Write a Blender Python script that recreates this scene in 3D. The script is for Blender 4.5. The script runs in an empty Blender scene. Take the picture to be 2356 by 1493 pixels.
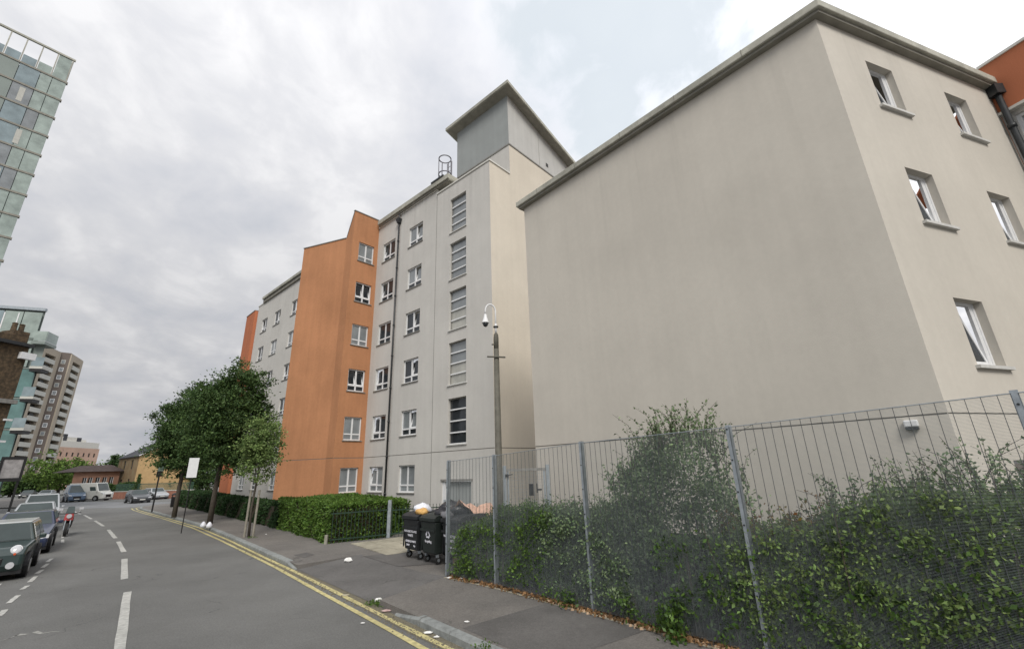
import bpy, math, random
import numpy as np
from mathutils import Vector, Matrix
random.seed(7); RNG = np.random.default_rng(11)
SC = bpy.context.scene
R = math.radians

# ------------------------------------------------------------------ camera
F_PX, PITCH, ROLL, CAMZ = 1007.7, .31525, -.03469, 2.5
_fw = np.array([0, math.cos(PITCH), math.sin(PITCH)])
_u0 = np.array([0, -math.sin(PITCH), math.cos(PITCH)]); _x0 = np.array([1., 0, 0])
_X = math.cos(ROLL)*_x0 + math.sin(ROLL)*_u0
_U = -math.sin(ROLL)*_x0 + math.cos(ROLL)*_u0
cam = bpy.data.cameras.new('camera'); camo = bpy.data.objects.new('camera', cam)
SC.collection.objects.link(camo); SC.camera = camo
cam.sensor_width = 36; cam.lens = 36*F_PX/2356; cam.clip_start = .05; cam.clip_end = 3000
camo.matrix_world = Matrix(((_X[0], _U[0], -_fw[0], 0), (_X[1], _U[1], -_fw[1], 0), (_X[2], _U[2], -_fw[2], CAMZ), (0, 0, 0, 1)))
SC.render.resolution_x = 1024; SC.render.resolution_y = 648

def gp(px, py, z=0.):
    """survey: where the line of sight through a photograph pixel meets height z"""
    d = _fw + _X*(px-1178)/F_PX - _U*(py-746.5)/F_PX
    t = (z-CAMZ)/d[2]; return np.array([d[0]*t, d[1]*t])
def azd(az, d): return np.array([math.sin(R(az))*d, math.cos(R(az))*d])

# ------------------------------------------------------------------ world and sun
SUN_AZ, SUN_EL = 168, 44
W = bpy.data.worlds.new('World'); SC.world = W; W.use_nodes = True
nt = W.node_tree; nt.nodes.clear()
def N(t, **k):
    n = nt.nodes.new(t)
    for a, b in k.items(): setattr(n, a, b)
    return n
def link(a, b): nt.links.new(a, b)
def math_(op, a, b=None, clamp=False):
    n = N('ShaderNodeMath', operation=op); n.use_clamp = clamp
    for i, v in enumerate((a, b)):
        if v is None: continue
        if hasattr(v, 'is_output'): link(v, n.inputs[i])
        else: n.inputs[i].default_value = v
    return n.outputs[0]
def build_world():
    tc = N('ShaderNodeTexCoord'); sep = N('ShaderNodeSeparateXYZ'); link(tc.outputs['Generated'], sep.inputs[0])
    x, y, z = sep.outputs
    zz = math_('ADD', math_('MAXIMUM', z, 0.), .30)
    px = math_('DIVIDE', x, zz); py = math_('DIVIDE', y, zz)
    comb = N('ShaderNodeCombineXYZ'); link(px, comb.inputs[0]); link(py, comb.inputs[1])
    mp = N('ShaderNodeMapping'); link(comb.outputs[0], mp.inputs[0])
    mp.inputs['Rotation'].default_value = (0, 0, R(28)); mp.inputs['Scale'].default_value = (1.15, 1.0, 1)
    def noise(scale, detail, rough, dist=0, w=0.):
        n = N('ShaderNodeTexNoise'); n.noise_dimensions = '3D'
        link(mp.outputs[0], n.inputs['Vector']); n.inputs['Scale'].default_value = scale
        n.inputs['Detail'].default_value = detail; n.inputs['Roughness'].default_value = rough
        n.inputs['Distortion'].default_value = dist; return n.outputs['Fac']
    n1 = noise(2.4, 7, .55, .5); n2 = noise(7., 6, .55, .3); n3 = noise(.8, 3, .5)
    v = math_('ADD', math_('MULTIPLY', n1, .5), math_('ADD', math_('MULTIPLY', n2, .32), math_('MULTIPLY', n3, .18)))
    cr = N('ShaderNodeValToRGB'); link(v, cr.inputs[0]); e = cr.color_ramp
    e.elements[0].position = .38; e.elements[0].color = (5.1, 5.3, 5.75, 1)
    e.elements[1].position = .60; e.elements[1].color = (7.3, 7.3, 7.45, 1)
    m = e.elements.new(.47); m.color = (5.8, 5.9, 6.25, 1)
    m = e.elements.new(.53); m.color = (6.3, 6.35, 6.6, 1)
    # brighter towards the veiled sun, greyer down at the left horizon
    bd = Vector((math.sin(R(66))*math.cos(R(40)), math.cos(R(66))*math.cos(R(40)), math.sin(R(40))))
    dot = N('ShaderNodeVectorMath', operation='DOT_PRODUCT'); link(tc.outputs['Generated'], dot.inputs[0]); dot.inputs[1].default_value = bd
    mr = N('ShaderNodeMapRange'); link(dot.outputs['Value'], mr.inputs[0]); mr.interpolation_type = 'SMOOTHSTEP'
    for i, q in zip((1, 2, 3, 4), (.55, 1.02, .92, 1.5)): mr.inputs[i].default_value = q
    mr2 = N('ShaderNodeMapRange'); link(z, mr2.inputs[0]); mr2.interpolation_type = 'SMOOTHSTEP'
    for i, q in zip((1, 2, 3, 4), (0., 1., .86, 1.5)): mr2.inputs[i].default_value = q
    br = math_('MULTIPLY', mr.outputs[0], mr2.outputs[0])
    cl = N('ShaderNodeVectorMath', operation='SCALE'); link(cr.outputs[0], cl.inputs[0]); link(br, cl.inputs['Scale'])
    # open patch of pale sky (Nishita) right of the lift tower, with a ragged cloud edge
    sky = N('ShaderNodeTexSky'); sky.sky_type = 'NISHITA'; sky.sun_disc = False
    sky.sun_elevation = R(SUN_EL); sky.sun_rotation = R(SUN_AZ); sky.air_density = 1.; sky.dust_density = 2.5
    # direction of gap centre
    gd = _fw + _X*(1445-1178)/F_PX - _U*(95-746.5)/F_PX; gd = gd/np.linalg.norm(gd)
    d2 = N('ShaderNodeVectorMath', operation='DOT_PRODUCT'); link(tc.outputs['Generated'], d2.inputs[0]); d2.inputs[1].default_value = gd
    edge = math_('ADD', d2.outputs['Value'], math_('MULTIPLY', math_('SUBTRACT', n2, .5), .10))
    edge = math_('ADD', edge, math_('MULTIPLY', math_('SUBTRACT', n1, .5), .06))
    g = N('ShaderNodeMapRange'); link(edge, g.inputs[0]); g.interpolation_type = 'SMOOTHSTEP'
    for i, q in zip((1, 2, 3, 4), (.962, .992, 0., .85)): g.inputs[i].default_value = q
    pale = N('ShaderNodeMix', data_type='RGBA'); pale.inputs['Factor'].default_value = .8
    link(sky.outputs[0], pale.inputs[6]); pale.inputs[7].default_value = (7.9, 8.6, 9.1, 1)
    mix = N('ShaderNodeMix', data_type='RGBA'); link(g.outputs[0], mix.inputs['Factor'])
    link(cl.outputs[0], mix.inputs[6]); link(pale.outputs[2], mix.inputs[7])
    bg = N('ShaderNodeBackground'); bg.inputs['Strength'].default_value = .090
    link(mix.outputs[2], bg.inputs['Color'])
    out = N('ShaderNodeOutputWorld'); link(bg.outputs[0], out.inputs[0])
build_world()
sun = bpy.data.lights.new('sun', 'SUN'); suno = bpy.data.objects.new('sun', sun); SC.collection.objects.link(suno)
sun.energy = 2.1; sun.angle = R(24); sun.color = (1, .95, .88)
sd = Vector((math.sin(R(SUN_AZ))*math.cos(R(SUN_EL)), math.cos(R(SUN_AZ))*math.cos(R(SUN_EL)), math.sin(R(SUN_EL))))
suno.rotation_euler = sd.to_track_quat('Z', 'Y').to_euler(); suno.location = (20, -20, 60)
SC.view_settings.view_transform = 'Standard'; SC.view_settings.look = 'None'
SC.view_settings.exposure = 0.27; SC.view_settings.gamma = 1; SC.view_settings.use_curve_mapping = False
SC.render.engine = 'CYCLES'; SC.cycles.max_bounces = 6; SC.cycles.diffuse_bounces = 3; SC.cycles.transparent_max_bounces = 6

# ------------------------------------------------------------------ materials
MATS = {}
def mat(name, col, rough=.8, var=.0, scale=4., bump=0., bscale=40., metal=0., spec=.35, streak=0., col2=None, speck=0., crack=0., stain=0., leaf=False, trans=0., coat=0., drip=None):
    """procedural material: world-position noise for colour variation, streaks, stains and fine relief"""
    if name in MATS: return MATS[name]
    m = bpy.data.materials.new(name); MATS[name] = m; m.use_nodes = True
    t = m.node_tree; b = t.nodes['Principled BSDF']; L = t.links.new
    def nn(tp, **k):
        n = t.nodes.new(tp)
        for a, c in k.items(): setattr(n, a, c)
        return n
    geo = nn('ShaderNodeNewGeometry')
    src = None
    base = nn('ShaderNodeRGB'); base.outputs[0].default_value = (*col, 1); cur = base.outputs[0]
    def mul(cur, fac, lo, hi, a=.3, c=.7):
        mr = nn('ShaderNodeMapRange'); L(fac, mr.inputs[0])
        for i, q in zip((1, 2, 3, 4), (a, c, lo, hi)): mr.inputs[i].default_value = q
        vm = nn('ShaderNodeVectorMath', operation='SCALE'); L(cur, vm.inputs[0]); L(mr.outputs[0], vm.inputs['Scale']); return vm.outputs[0]
    def noise(sc, det=5, vec=None, scl=None):
        n = nn('ShaderNodeTexNoise'); n.inputs['Scale'].default_value = sc; n.inputs['Detail'].default_value = det; n.inputs['Roughness'].default_value = .6
        if scl:
            mp = nn('ShaderNodeMapping'); mp.inputs['Scale'].default_value = scl; L(geo.outputs['Position'], mp.inputs[0]); L(mp.outputs[0], n.inputs['Vector'])
        else: L(geo.outputs['Position'], n.inputs['Vector'])
        return n.outputs['Fac']
    if col2 is not None:
        mx = nn('ShaderNodeMix', data_type='RGBA')
        if leaf: L(geo.outputs['Random Per Island'], mx.inputs[0])
        else:
            mr = nn('ShaderNodeMapRange'); L(noise(scale, 6), mr.inputs[0]); mr.inputs[1].default_value = .42; mr.inputs[2].default_value = .6; L(mr.outputs[0], mx.inputs[0])
        L(cur, mx.inputs[6]); mx.inputs[7].default_value = (*col2, 1); cur = mx.outputs[2]
    if leaf:
        mp = nn('ShaderNodeMath', operation='MULTIPLY'); L(geo.outputs['Random Per Island'], mp.inputs[0]); mp.inputs[1].default_value = 37.7
        fr = nn('ShaderNodeMath', operation='FRACT'); L(mp.outputs[0], fr.inputs[0])
        cur = mul(cur, fr.outputs[0], .55, 1.5, 0, 1)
    if var: cur = mul(cur, noise(scale, 6), 1-var, 1+var)
    if streak:
        cur = mul(cur, noise(1.6, 5, scl=(2.2, 2.2, .10)), 1-streak, 1+streak*.6, .35, .65)
    if stain:
        cur = mul(cur, noise(.35, 4), 1-stain, 1+stain*.5, .35, .6)
        cur = mul(cur, noise(9., 5), 1-stain*.4, 1+stain*.3, .35, .65)
    if drip:
        sx = nn('ShaderNodeSeparateXYZ'); L(geo.outputs['Position'], sx.inputs[0])
        dn = noise(1., 4, scl=(3.2, 3.2, .05))
        m1 = nn('ShaderNodeMapRange'); L(dn, m1.inputs[0]); m1.inputs[1].default_value = .56; m1.inputs[2].default_value = .70
        for lo_, hi_, st_ in drip:
            m2 = nn('ShaderNodeMapRange'); L(sx.outputs[2], m2.inputs[0]); m2.inputs[1].default_value = lo_; m2.inputs[2].default_value = hi_
            pr = nn('ShaderNodeMath', operation='MULTIPLY'); L(m1.outputs[0], pr.inputs[0]); L(m2.outputs[0], pr.inputs[1])
            m3 = nn('ShaderNodeMapRange'); L(pr.outputs[0], m3.inputs[0]); m3.inputs[3].default_value = 1.; m3.inputs[4].default_value = 1-st_
            vm = nn('ShaderNodeVectorMath', operation='SCALE'); L(cur, vm.inputs[0]); L(m3.outputs[0], vm.inputs['Scale']); cur = vm.outputs[0]
    if speck: cur = mul(cur, noise(38., 3), 1-speck, 1+speck, .38, .62)
    if crack:
        nz = nn('ShaderNodeTexNoise'); nz.inputs['Scale'].default_value = 1.6; nz.inputs['Detail'].default_value = 6; L(geo.outputs['Position'], nz.inputs['Vector'])
        mxv = nn('ShaderNodeVectorMath', operation='MULTIPLY_ADD'); L(nz.outputs['Color'], mxv.inputs[0]); mxv.inputs[1].default_value = (1.1, 1.1, 0); L(geo.outputs['Position'], mxv.inputs[2])
        vo = nn('ShaderNodeTexVoronoi', feature='DISTANCE_TO_EDGE'); vo.inputs['Scale'].default_value = .38; L(mxv.outputs[0], vo.inputs['Vector'])
        mk = nn('ShaderNodeMapRange'); L(vo.outputs['Distance'], mk.inputs[0])
        for i, q in zip((1, 2, 3, 4), (.0, .007, 1-crack, 1.)): mk.inputs[i].default_value = q
        br_ = nn('ShaderNodeMapRange'); L(noise(.5, 3), br_.inputs[0]); br_.inputs[1].default_value = .5; br_.inputs[2].default_value = .56
        mm_ = nn('ShaderNodeMix', data_type='FLOAT'); L(br_.outputs[0], mm_.inputs[0]); mm_.inputs[2].default_value = 1.; L(mk.outputs[0], mm_.inputs[3])
        vm = nn('ShaderNodeVectorMath', operation='SCALE'); L(cur, vm.inputs[0]); L(mm_.outputs[0], vm.inputs['Scale']); cur = vm.outputs[0]
    L(cur, b.inputs['Base Color'])
    b.inputs['Roughness'].default_value = rough; b.inputs['Metallic'].default_value = metal
    b.inputs['Specular IOR Level'].default_value = spec
    if coat: b.inputs['Coat Weight'].default_value = coat; b.inputs['Coat Roughness'].default_value = .06
    if bump:
        bp = nn('ShaderNodeBump'); bp.inputs['Strength'].default_value = bump; bp.inputs['Distance'].default_value = .02
        L(noise(bscale, 4), bp.inputs['Height']); L(bp.outputs[0], b.inputs['Normal'])
    if leaf:
        b.inputs['Subsurface Weight'].default_value = 0
        tr = nn('ShaderNodeBsdfTranslucent'); L(cur, tr.inputs[0]); ms = nn('ShaderNodeMixShader'); ms.inputs[0].default_value = .25
        L(b.outputs[0], ms.inputs[1]); L(tr.outputs[0], ms.inputs[2]); L(ms.outputs[0], t.nodes['Material Output'].inputs[0])
    return m
def glassy(name, col, rough=.06, spec=.8, wob=.15):
    m = mat(name, col, rough, .25, .9, spec=spec)
    t = m.node_tree; b = t.nodes['Principled BSDF']
    bp = t.nodes.new('ShaderNodeBump'); bp.inputs['Strength'].default_value = wob; bp.inputs['Distance'].default_value = .05
    n = t.nodes.new('ShaderNodeTexNoise'); n.inputs['Scale'].default_value = .9; g = t.nodes.new('ShaderNodeNewGeometry')
    t.links.new(g.outputs['Position'], n.inputs['Vector']); t.links.new(n.outputs['Fac'], bp.inputs['Height']); t.links.new(bp.outputs[0], b.inputs['Normal'])
    return m
CREAM = mat('cream_render', (.575, .543, .482), .92, .03, .5, .12, 60, streak=.022, stain=.05, spec=.2, drip=[(7.5, 11.3, .08), (3.2, 2.2, .05)])
CREAM_SUN = mat('sunlit_cream_render', (.63, .575, .485), .92, .03, .5, .12, 60, streak=.022, stain=.05, spec=.2)  # cream render copy with the stair side's warm sunlight put into its colour
GREYR = mat('pale_grey_render', (.56, .548, .518), .92, .03, .8, .15, 60, streak=.03, stain=.05, spec=.2, drip=[(13.5, 18., .12)])
ORANGE = mat('orange_render', (.465, .225, .115), .9, .05, .6, .3, 60, streak=.06, stain=.10, spec=.2)
ORANGE2 = mat('faded_orange_render', (.46, .17, .075), .9, .05, .6, .3, 60, streak=.07, stain=.08, spec=.2)
TERRA = mat('terracotta_render', (.46, .165, .085), .9, .05, .6, .3, 60, streak=.05, spec=.2)
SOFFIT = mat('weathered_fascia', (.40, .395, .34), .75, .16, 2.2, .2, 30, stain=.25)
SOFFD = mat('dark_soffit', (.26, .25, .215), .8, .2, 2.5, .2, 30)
COPE = mat('pale_coping', (.62, .61, .57), .7, .1, 3.)
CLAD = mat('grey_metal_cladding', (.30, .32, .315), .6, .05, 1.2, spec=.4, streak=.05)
CLAD_SUN = mat('sunlit_metal_cladding', (.48, .475, .45), .6, .05, 1.2, spec=.4, streak=.05)  # lighter cladding copy: light on the lift room's right side painted in
DARKM = mat('dark_painted_metal', (.022, .025, .028), .45, .2, 6., spec=.5)
GROOVE = mat('dark_groove', (.20, .19, .17), .9)  # dark colour of the wall joints and groove backs
PLINTH = mat('grey_plinth', (.13, .14, .135), .85, .2, 3., .3)
UPVC = mat('white_plastic_frame', (.74, .75, .76), .35, .05, 8., spec=.5)
SILL = mat('weathered_sill', (.24, .235, .22), .8, .2, 8.)
SILLW = mat('pale_sill', (.58, .58, .56), .6, .1, 8.)
GLASS_D = glassy('dark_window_glass', (.025, .03, .035), .05, .5)
SASHG = glassy('open_sash_glass', (.04, .045, .05), .12, .22)
GLASS_C = glassy('curtained_glass', (.22, .24, .25), .08)
GLASS_W = glassy('pale_blind_glass', (.40, .40, .36), .12)
STEEL = mat('galvanised_steel', (.36, .40, .43), .45, .18, 9., metal=.55, spec=.5, bump=.1, bscale=90)
WIREM = mat('weathered_wire', (.26, .295, .31), .6, .1, 5., metal=.0, spec=.4)
WIRED = mat('dark_upright_wire', (.10, .11, .115), .6, .1, 5., spec=.3)
POLEM = mat('old_grey_green_paint', (.115, .11, .09), .7, .25, 7., streak=.25, bump=.2)
WHITEP = mat('white_paint', (.72, .73, .74), .4, .06, 8.)
ASPH = mat('worn_asphalt', (.163, .164, .158), .88, .10, .22, .8, 130, stain=.12, spec=.25, speck=.14, crack=.4)
ASPH2 = mat('footway_asphalt', (.205, .193, .178), .9, .10, .5, .8, 110, col2=(.160, .152, .142), stain=.12, spec=.2, speck=.14, crack=.45)
ASPH3 = mat('dark_patch_asphalt', (.135, .130, .124), .9, .15, 1., .8, 110, stain=.15, speck=.12)
ASPH4 = mat('crossover_asphalt', (.145, .141, .136), .9, .12, .8, .8, 120, stain=.15, speck=.14, crack=.45)
SLABM = mat('buff_paving', (.34, .315, .245), .9, .2, 2.5, .4, 60, stain=.2)
KERBM = mat('granite_kerb', (.25, .265, .26), .8, .22, 7., .5, 50, stain=.2)
LINEW = mat('worn_white_line', (.42, .42, .395), .8, .25, 12., .4, 80, stain=.2)
LINEY = mat('worn_yellow_line', (.47, .42, .21), .8, .2, 9., .4, 80, stain=.2)
SOIL = mat('dark_soil', (.055, .042, .028), .95, .35, 7., .6, 30)
GRAVEL = mat('gutter_dirt', (.16, .145, .105), .95, .3, 20., .8, 60)
BROWNB = mat('soot_brown_brick', (.07, .052, .033), .9, .3, 6., .4, 30, col2=(.10, .07, .042))
YELB = mat('yellow_stock_brick', (.50, .34, .17), .9, .1, 2., .2, 30)
YELB2 = mat('weathered_stock_brick', (.33, .25, .145), .9, .25, .8, .2, 30, col2=(.22, .15, .08))
REDB = mat('red_brick', (.36, .17, .12), .9, .2, 3.)
PINKW = mat('pink_brick', (.56, .38, .29), .9, .1, .3)
ROOFT = mat('brown_roof_tile', (.085, .062, .055), .85, .25, 1.5)
SLATE = mat('dark_slate', (.05, .052, .06), .7, .2, 2.)
BARK = mat('bark', (.10, .085, .068), .95, .3, 14., .8, 25, streak=.3)
WOODS = mat('grey_timber_stake', (.26, .24, .20), .9, .2, 12., .4, 30)
LEAF_D = mat('dark_leaves', (.045, .092, .03), .6, leaf=True, col2=(.09, .145, .042), spec=.3, var=.35, scale=1.1)
LEAF_M = mat('mid_leaves', (.12, .20, .06), .6, leaf=True, col2=(.19, .25, .085), spec=.3, var=.3, scale=1.4)
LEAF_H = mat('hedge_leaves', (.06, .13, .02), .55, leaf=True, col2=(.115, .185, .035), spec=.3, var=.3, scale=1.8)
LEAF_HD = mat('dark_hedge_leaves', (.022, .052, .018), .6, leaf=True, col2=(.04, .085, .025), spec=.3, var=.3, scale=1.8)  # darker green leaves of the long hedge
LEAF_S = mat('grey_green_leaves', (.12, .195, .09), .55, leaf=True, col2=(.20, .255, .135), spec=.35, var=.3, scale=2.)
LEAF_B = mat('bright_bramble_leaves', (.10, .17, .03), .5, leaf=True, col2=(.045, .10, .02), spec=.4, var=.3, scale=2.)
LEAF_O = mat('turning_leaves', (.16, .14, .03), .6, leaf=True, col2=(.20, .085, .03), spec=.3)
LEAF_F = mat('far_leaves', (.14, .21, .045), .7, leaf=True, col2=(.07, .13, .03), spec=.2, var=.3, scale=.3)
DEADL = mat('dead_leaves', (.30, .17, .08), .8, leaf=True, col2=(.16, .10, .05))
BINP = mat('black_bin_plastic', (.014, .016, .018), .5, .5, 9., spec=.5)
BINP2 = mat('dark_green_bin_plastic', (.018, .024, .022), .5, .2, 6., spec=.4)
RUBBER = mat('rubber', (.02, .02, .02), .8)
PRINT = mat('faded_white_print', (.72, .72, .78), .7, .25, 40.)
BAGW = mat('white_plastic_bag', (.72, .74, .80), .4, .1, 20., .5, 25, spec=.5)
BAGB = mat('black_plastic_bag', (.015, .015, .02), .3, .2, 20., .6, 22, spec=.6)
BAGO = mat('orange_bag', (.60, .36, .12), .5, .2, 20., .4, 25)
CARD = mat('brown_cardboard', (.42, .27, .16), .85, .2, 10.)
PINKC = mat('peach_netting', (.62, .40, .30), .8, .25, 12.)
TEAL = glassy('teal_cladding_glass', (.115, .21, .20), .12, .6, .1)
TEAL2 = glassy('pale_green_glass', (.30, .36, .33), .10, .7, .2)
TEAL3 = glassy('blue_grey_glass', (.22, .28, .30), .08, .8, .3)
GREYG = mat('grey_green_panel', (.215, .255, .235), .4, .08, .3, spec=.5)
INTD = mat('dark_interior', (.05, .05, .048), .7)
INTC = mat('pale_curtain', (.48, .48, .44), .9, .1, 3.)
TWRB = mat('tower_brown_concrete', (.155, .13, .115), .9, .1, .2)
TWRL = mat('tower_buff_concrete', (.40, .35, .28), .9, .1, .2)
TWRW = mat('tower_white_panel', (.50, .50, .46), .8, .08, .3)
BLACKP = mat('black_paint', (.012, .012, .013), .45, spec=.5)

# ------------------------------------------------------------------ mesh helpers
ORG = {}   # world origin of parents whose children are written in world coordinates
class MB:
    def __init__(s): s.v = []; s.f = []; s.m = []; s.mats = []; s.cur = 0
    def use(s, m):
        if m not in s.mats: s.mats.append(m)
        s.cur = s.mats.index(m); return s
    def face(s, pts):
        i = len(s.v); s.v += [tuple(float(c) for c in p) for p in pts]; s.f.append(tuple(range(i, i+len(pts)))); s.m.append(s.cur); return s
    def mesh_(s, vs, fs):
        i = len(s.v); s.v += [tuple(float(c) for c in p) for p in vs]
        for f in fs: s.f.append(tuple(a+i for a in f)); s.m.append(s.cur)
        return s
    def hexa(s, b, t):   # bottom 4, top 4 points
        return s.mesh_(list(b)+list(t), [(3, 2, 1, 0), (4, 5, 6, 7), (0, 1, 5, 4), (1, 2, 6, 5), (2, 3, 7, 6), (3, 0, 4, 7)])
    def box(s, x0, x1, y0, y1, z0, z1):
        return s.hexa([(x0, y0, z0), (x1, y0, z0), (x1, y1, z0), (x0, y1, z0)], [(x0, y0, z1), (x1, y0, z1), (x1, y1, z1), (x0, y1, z1)])
    def prism(s, poly, z0, z1):
        n = len(poly); zt = z1 if hasattr(z1, '__len__') else [z1]*n
        vs = [(p[0], p[1], z0) for p in poly]+[(p[0], p[1], zt[i]) for i, p in enumerate(poly)]
        return s.mesh_(vs, [tuple(range(n))[::-1], tuple(range(n, 2*n))]+[(i, (i+1) % n, n+(i+1) % n, n+i) for i in range(n)])
    def tube(s, path, r, seg=8, cap=True):
        path = [Vector(p) for p in path]; n = len(path); rs = r if hasattr(r, '__len__') else [r]*n
        vs = []; prev = None
        for i, p in enumerate(path):
            d = (path[min(i+1, n-1)]-path[max(i-1, 0)]).normalized()
            a = Vector((0, 0, 1)) if abs(d.z) < .9 else Vector((1, 0, 0))
            if prev is not None: a = prev
            u = (a - d*a.dot(d)).normalized(); prev = u; w = d.cross(u)
            for k in range(seg):
                c = 2*math.pi*k/seg; vs.append(p+(u*math.cos(c)+w*math.sin(c))*rs[i])
        fs = [(i*seg+k, i*seg+(k+1) % seg, (i+1)*seg+(k+1) % seg, (i+1)*seg+k) for i in range(n-1) for k in range(seg)]
        if cap: fs += [tuple(range(seg))[::-1], tuple(range((n-1)*seg, n*seg))]
        return s.mesh_(vs, fs)
    def lathe(s, prof, c=(0, 0, 0), seg=12):   # (r,z)
        vs = [(c[0]+r*math.cos(2*math.pi*k/seg), c[1]+r*math.sin(2*math.pi*k/seg), c[2]+z) for r, z in prof for k in range(seg)]
        n = len(prof); fs = [(i*seg+k, i*seg+(k+1) % seg, (i+1)*seg+(k+1) % seg, (i+1)*seg+k) for i in range(n-1) for k in range(seg)]
        fs += [tuple(range(seg))[::-1], tuple(range((n-1)*seg, n*seg))]
        return s.mesh_(vs, fs)
    def build(s, name, parent=None, local=False, smooth=False, label=None, kind=None, bevel=0, m=None):
        me = bpy.data.meshes.new(name)
        v = s.v
        o_ = (0, 0, 0) if (local or parent is None) else ORG.get(parent.name, (0, 0, 0))
        if o_ != (0, 0, 0): v = [(a-o_[0], b-o_[1], c-o_[2]) for a, b, c in v]
        me.from_pydata(v, [], s.f)
        for q in (s.mats or [m]): me.materials.append(q)
        me.polygons.foreach_set('material_index', s.m)
        if smooth: me.polygons.foreach_set('use_smooth', [True]*len(me.polygons))
        me.update()
        o = bpy.data.objects.new(name, me); SC.collection.objects.link(o)
        if parent is not None: o.parent = parent; ORG[o.name] = o_ if not local else (0, 0, 0)
        if label: o['label'] = label
        if kind: o['kind'] = kind
        if bevel:
            b = o.modifiers.new('bevel', 'BEVEL'); b.width = bevel; b.segments = 2; b.limit_method = 'ANGLE'; b.angle_limit = R(35)
        return o
def thing(name, loc, label, cat, rz=0, group=None, kind=None, world=False):
    o = bpy.data.objects.new(name, None); SC.collection.objects.link(o); o.empty_display_size = .3
    o.location = (loc[0], loc[1], loc[2] if len(loc) > 2 else 0); o.rotation_euler = (0, 0, rz)
    if label: o['label'] = label
    if cat: o['category'] = cat
    if group: o['group'] = group
    if kind: o['kind'] = kind
    if world: ORG[o.name] = tuple(o.location)
    return o
def tag(o, label, cat, group=None):
    o['label'] = label; o['category'] = cat
    if group: o['group'] = group
    return o
def copy_tree(o, parent=None):
    c = o.copy(); SC.collection.objects.link(c); c.parent = parent
    for ch in list(o.children): copy_tree(ch, c)
    return c
class Wall:
    """vertical plane: s metres along e, d metres outwards, z up; outward normal is e turned left"""
    def __init__(w, p0, e):
        w.p = np.array(p0[:2], float); e = np.array(e, float); w.e = e/np.hypot(*e); w.n = np.array([-w.e[1], w.e[0]])
        w.ang = math.atan2(w.e[1], w.e[0])
    def pt(w, s, z, d=0): q = w.p+w.e*s+w.n*d; return (q[0], q[1], z)
    def box(w, mb, s0, s1, z0, z1, d0, d1):
        return mb.hexa([w.pt(s0, z0, d0), w.pt(s1, z0, d0), w.pt(s1, z0, d1), w.pt(s0, z0, d1)], [w.pt(s0, z1, d0), w.pt(s1, z1, d0), w.pt(s1, z1, d1), w.pt(s0, z1, d1)])
def wall_face(mb, w, s0, s1, z0, z1, holes, d=0., m=None, back=GROOVE):
    """outer sheet of a wall with real recesses: holes = (s0,s1,z0,z1,depth,closed)"""
    mb.use(m)
    S = sorted({s0, s1, *[min(max(h[i], s0), s1) for h in holes for i in (0, 1)]})
    Z = sorted({z0, z1, *[min(max(h[i], z0), z1) for h in holes for i in (2, 3)]})
    for a, b in zip(S, S[1:]):
        run = None
        for c, e in zip(Z, Z[1:]):
            ms, mz = (a+b)/2, (c+e)/2
            hit = any(h[0] < ms < h[1] and h[2] < mz < h[3] for h in holes)
            if not hit:
                if run is None: run = c
            if hit and run is not None: mb.face([w.pt(a, run, d), w.pt(b, run, d), w.pt(b, c, d), w.pt(a, c, d)]); run = None
        if run is not None: mb.face([w.pt(a, run, d), w.pt(b, run, d), w.pt(b, z1, d), w.pt(a, z1, d)])
    for h in holes:
        a, b, c, e, dep, closed = h; i = d-dep; mb.use(m)
        a = max(a, s0); b = min(b, s1)
        for q in ([(a, c), (b, c)], [(b, c), (b, e)], [(b, e), (a, e)], [(a, e), (a, c)]):
            mb.face([w.pt(*q[0], d), w.pt(*q[1], d), w.pt(*q[1], i), w.pt(*q[0], i)])
        if closed: mb.use(back); mb.face([w.pt(a, c, i), w.pt(b, c, i), w.pt(b, e, i), w.pt(a, e, i)])

# ================================================================== THE SETTING: ground, road, footways
g = MB().use(SOIL); g.face([(-900, -600, -.03), (900, -600, -.03), (900, 1200, -.03), (-900, 1200, -.03)]); g.build('ground', kind='structure')
road = thing('road', (0, 0, 0), None, None, kind='structure', world=True)
r_ = MB().use(ASPH); r_.face([(-260, -40, 0), (40, -40, 0), (40, 260, 0), (-260, 260, 0)]); r_.build('road_surface', road)
KERB = [(9.5, -4.8), (4.2, 1.8), (1.6, 4.85), (-.66, 7.40), (-1.62, 8.52), (-2.78, 9.83)]
KERB2 = [(-6.2, 13.62), (-7.52, 15.10), (-9.17, 16.95), (-12.19, 20.35), (-17.24, 25.85), (-23.46, 32.0), (-30.2, 38.6), (-33.8, 42.0), (-35.9, 44.6), (-36.9, 47.4), (-36.2, 51.5), (-31, 60)]
def stripe(mb, pts, w, z, off=0.):
    """a flat painted band following a polyline"""
    P = [Vector((p[0], p[1])) for p in pts]; n = len(P); Ls = []; Rs = []
    for i in range(n):
        d = (P[min(i+1, n-1)]-P[max(i-1, 0)]).normalized(); q = Vector((-d.y, d.x))
        Ls.append(P[i]+q*(off+w/2)); Rs.append(P[i]+q*(off-w/2))
    for i in range(n-1): mb.face([(*Ls[i], z), (*Ls[i+1], z), (*Rs[i+1], z), (*Rs[i], z)])
def resample(pts, step):
    P = [Vector((p[0], p[1])) for p in pts]; out = [P[0]]; acc = 0
    for a, b in zip(P, P[1:]):
        L = (b-a).length; t = step-acc
        while t <= L: out.append(a+(b-a)*(t/L)); t += step
        acc = L-(t-step)
    return out
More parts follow.
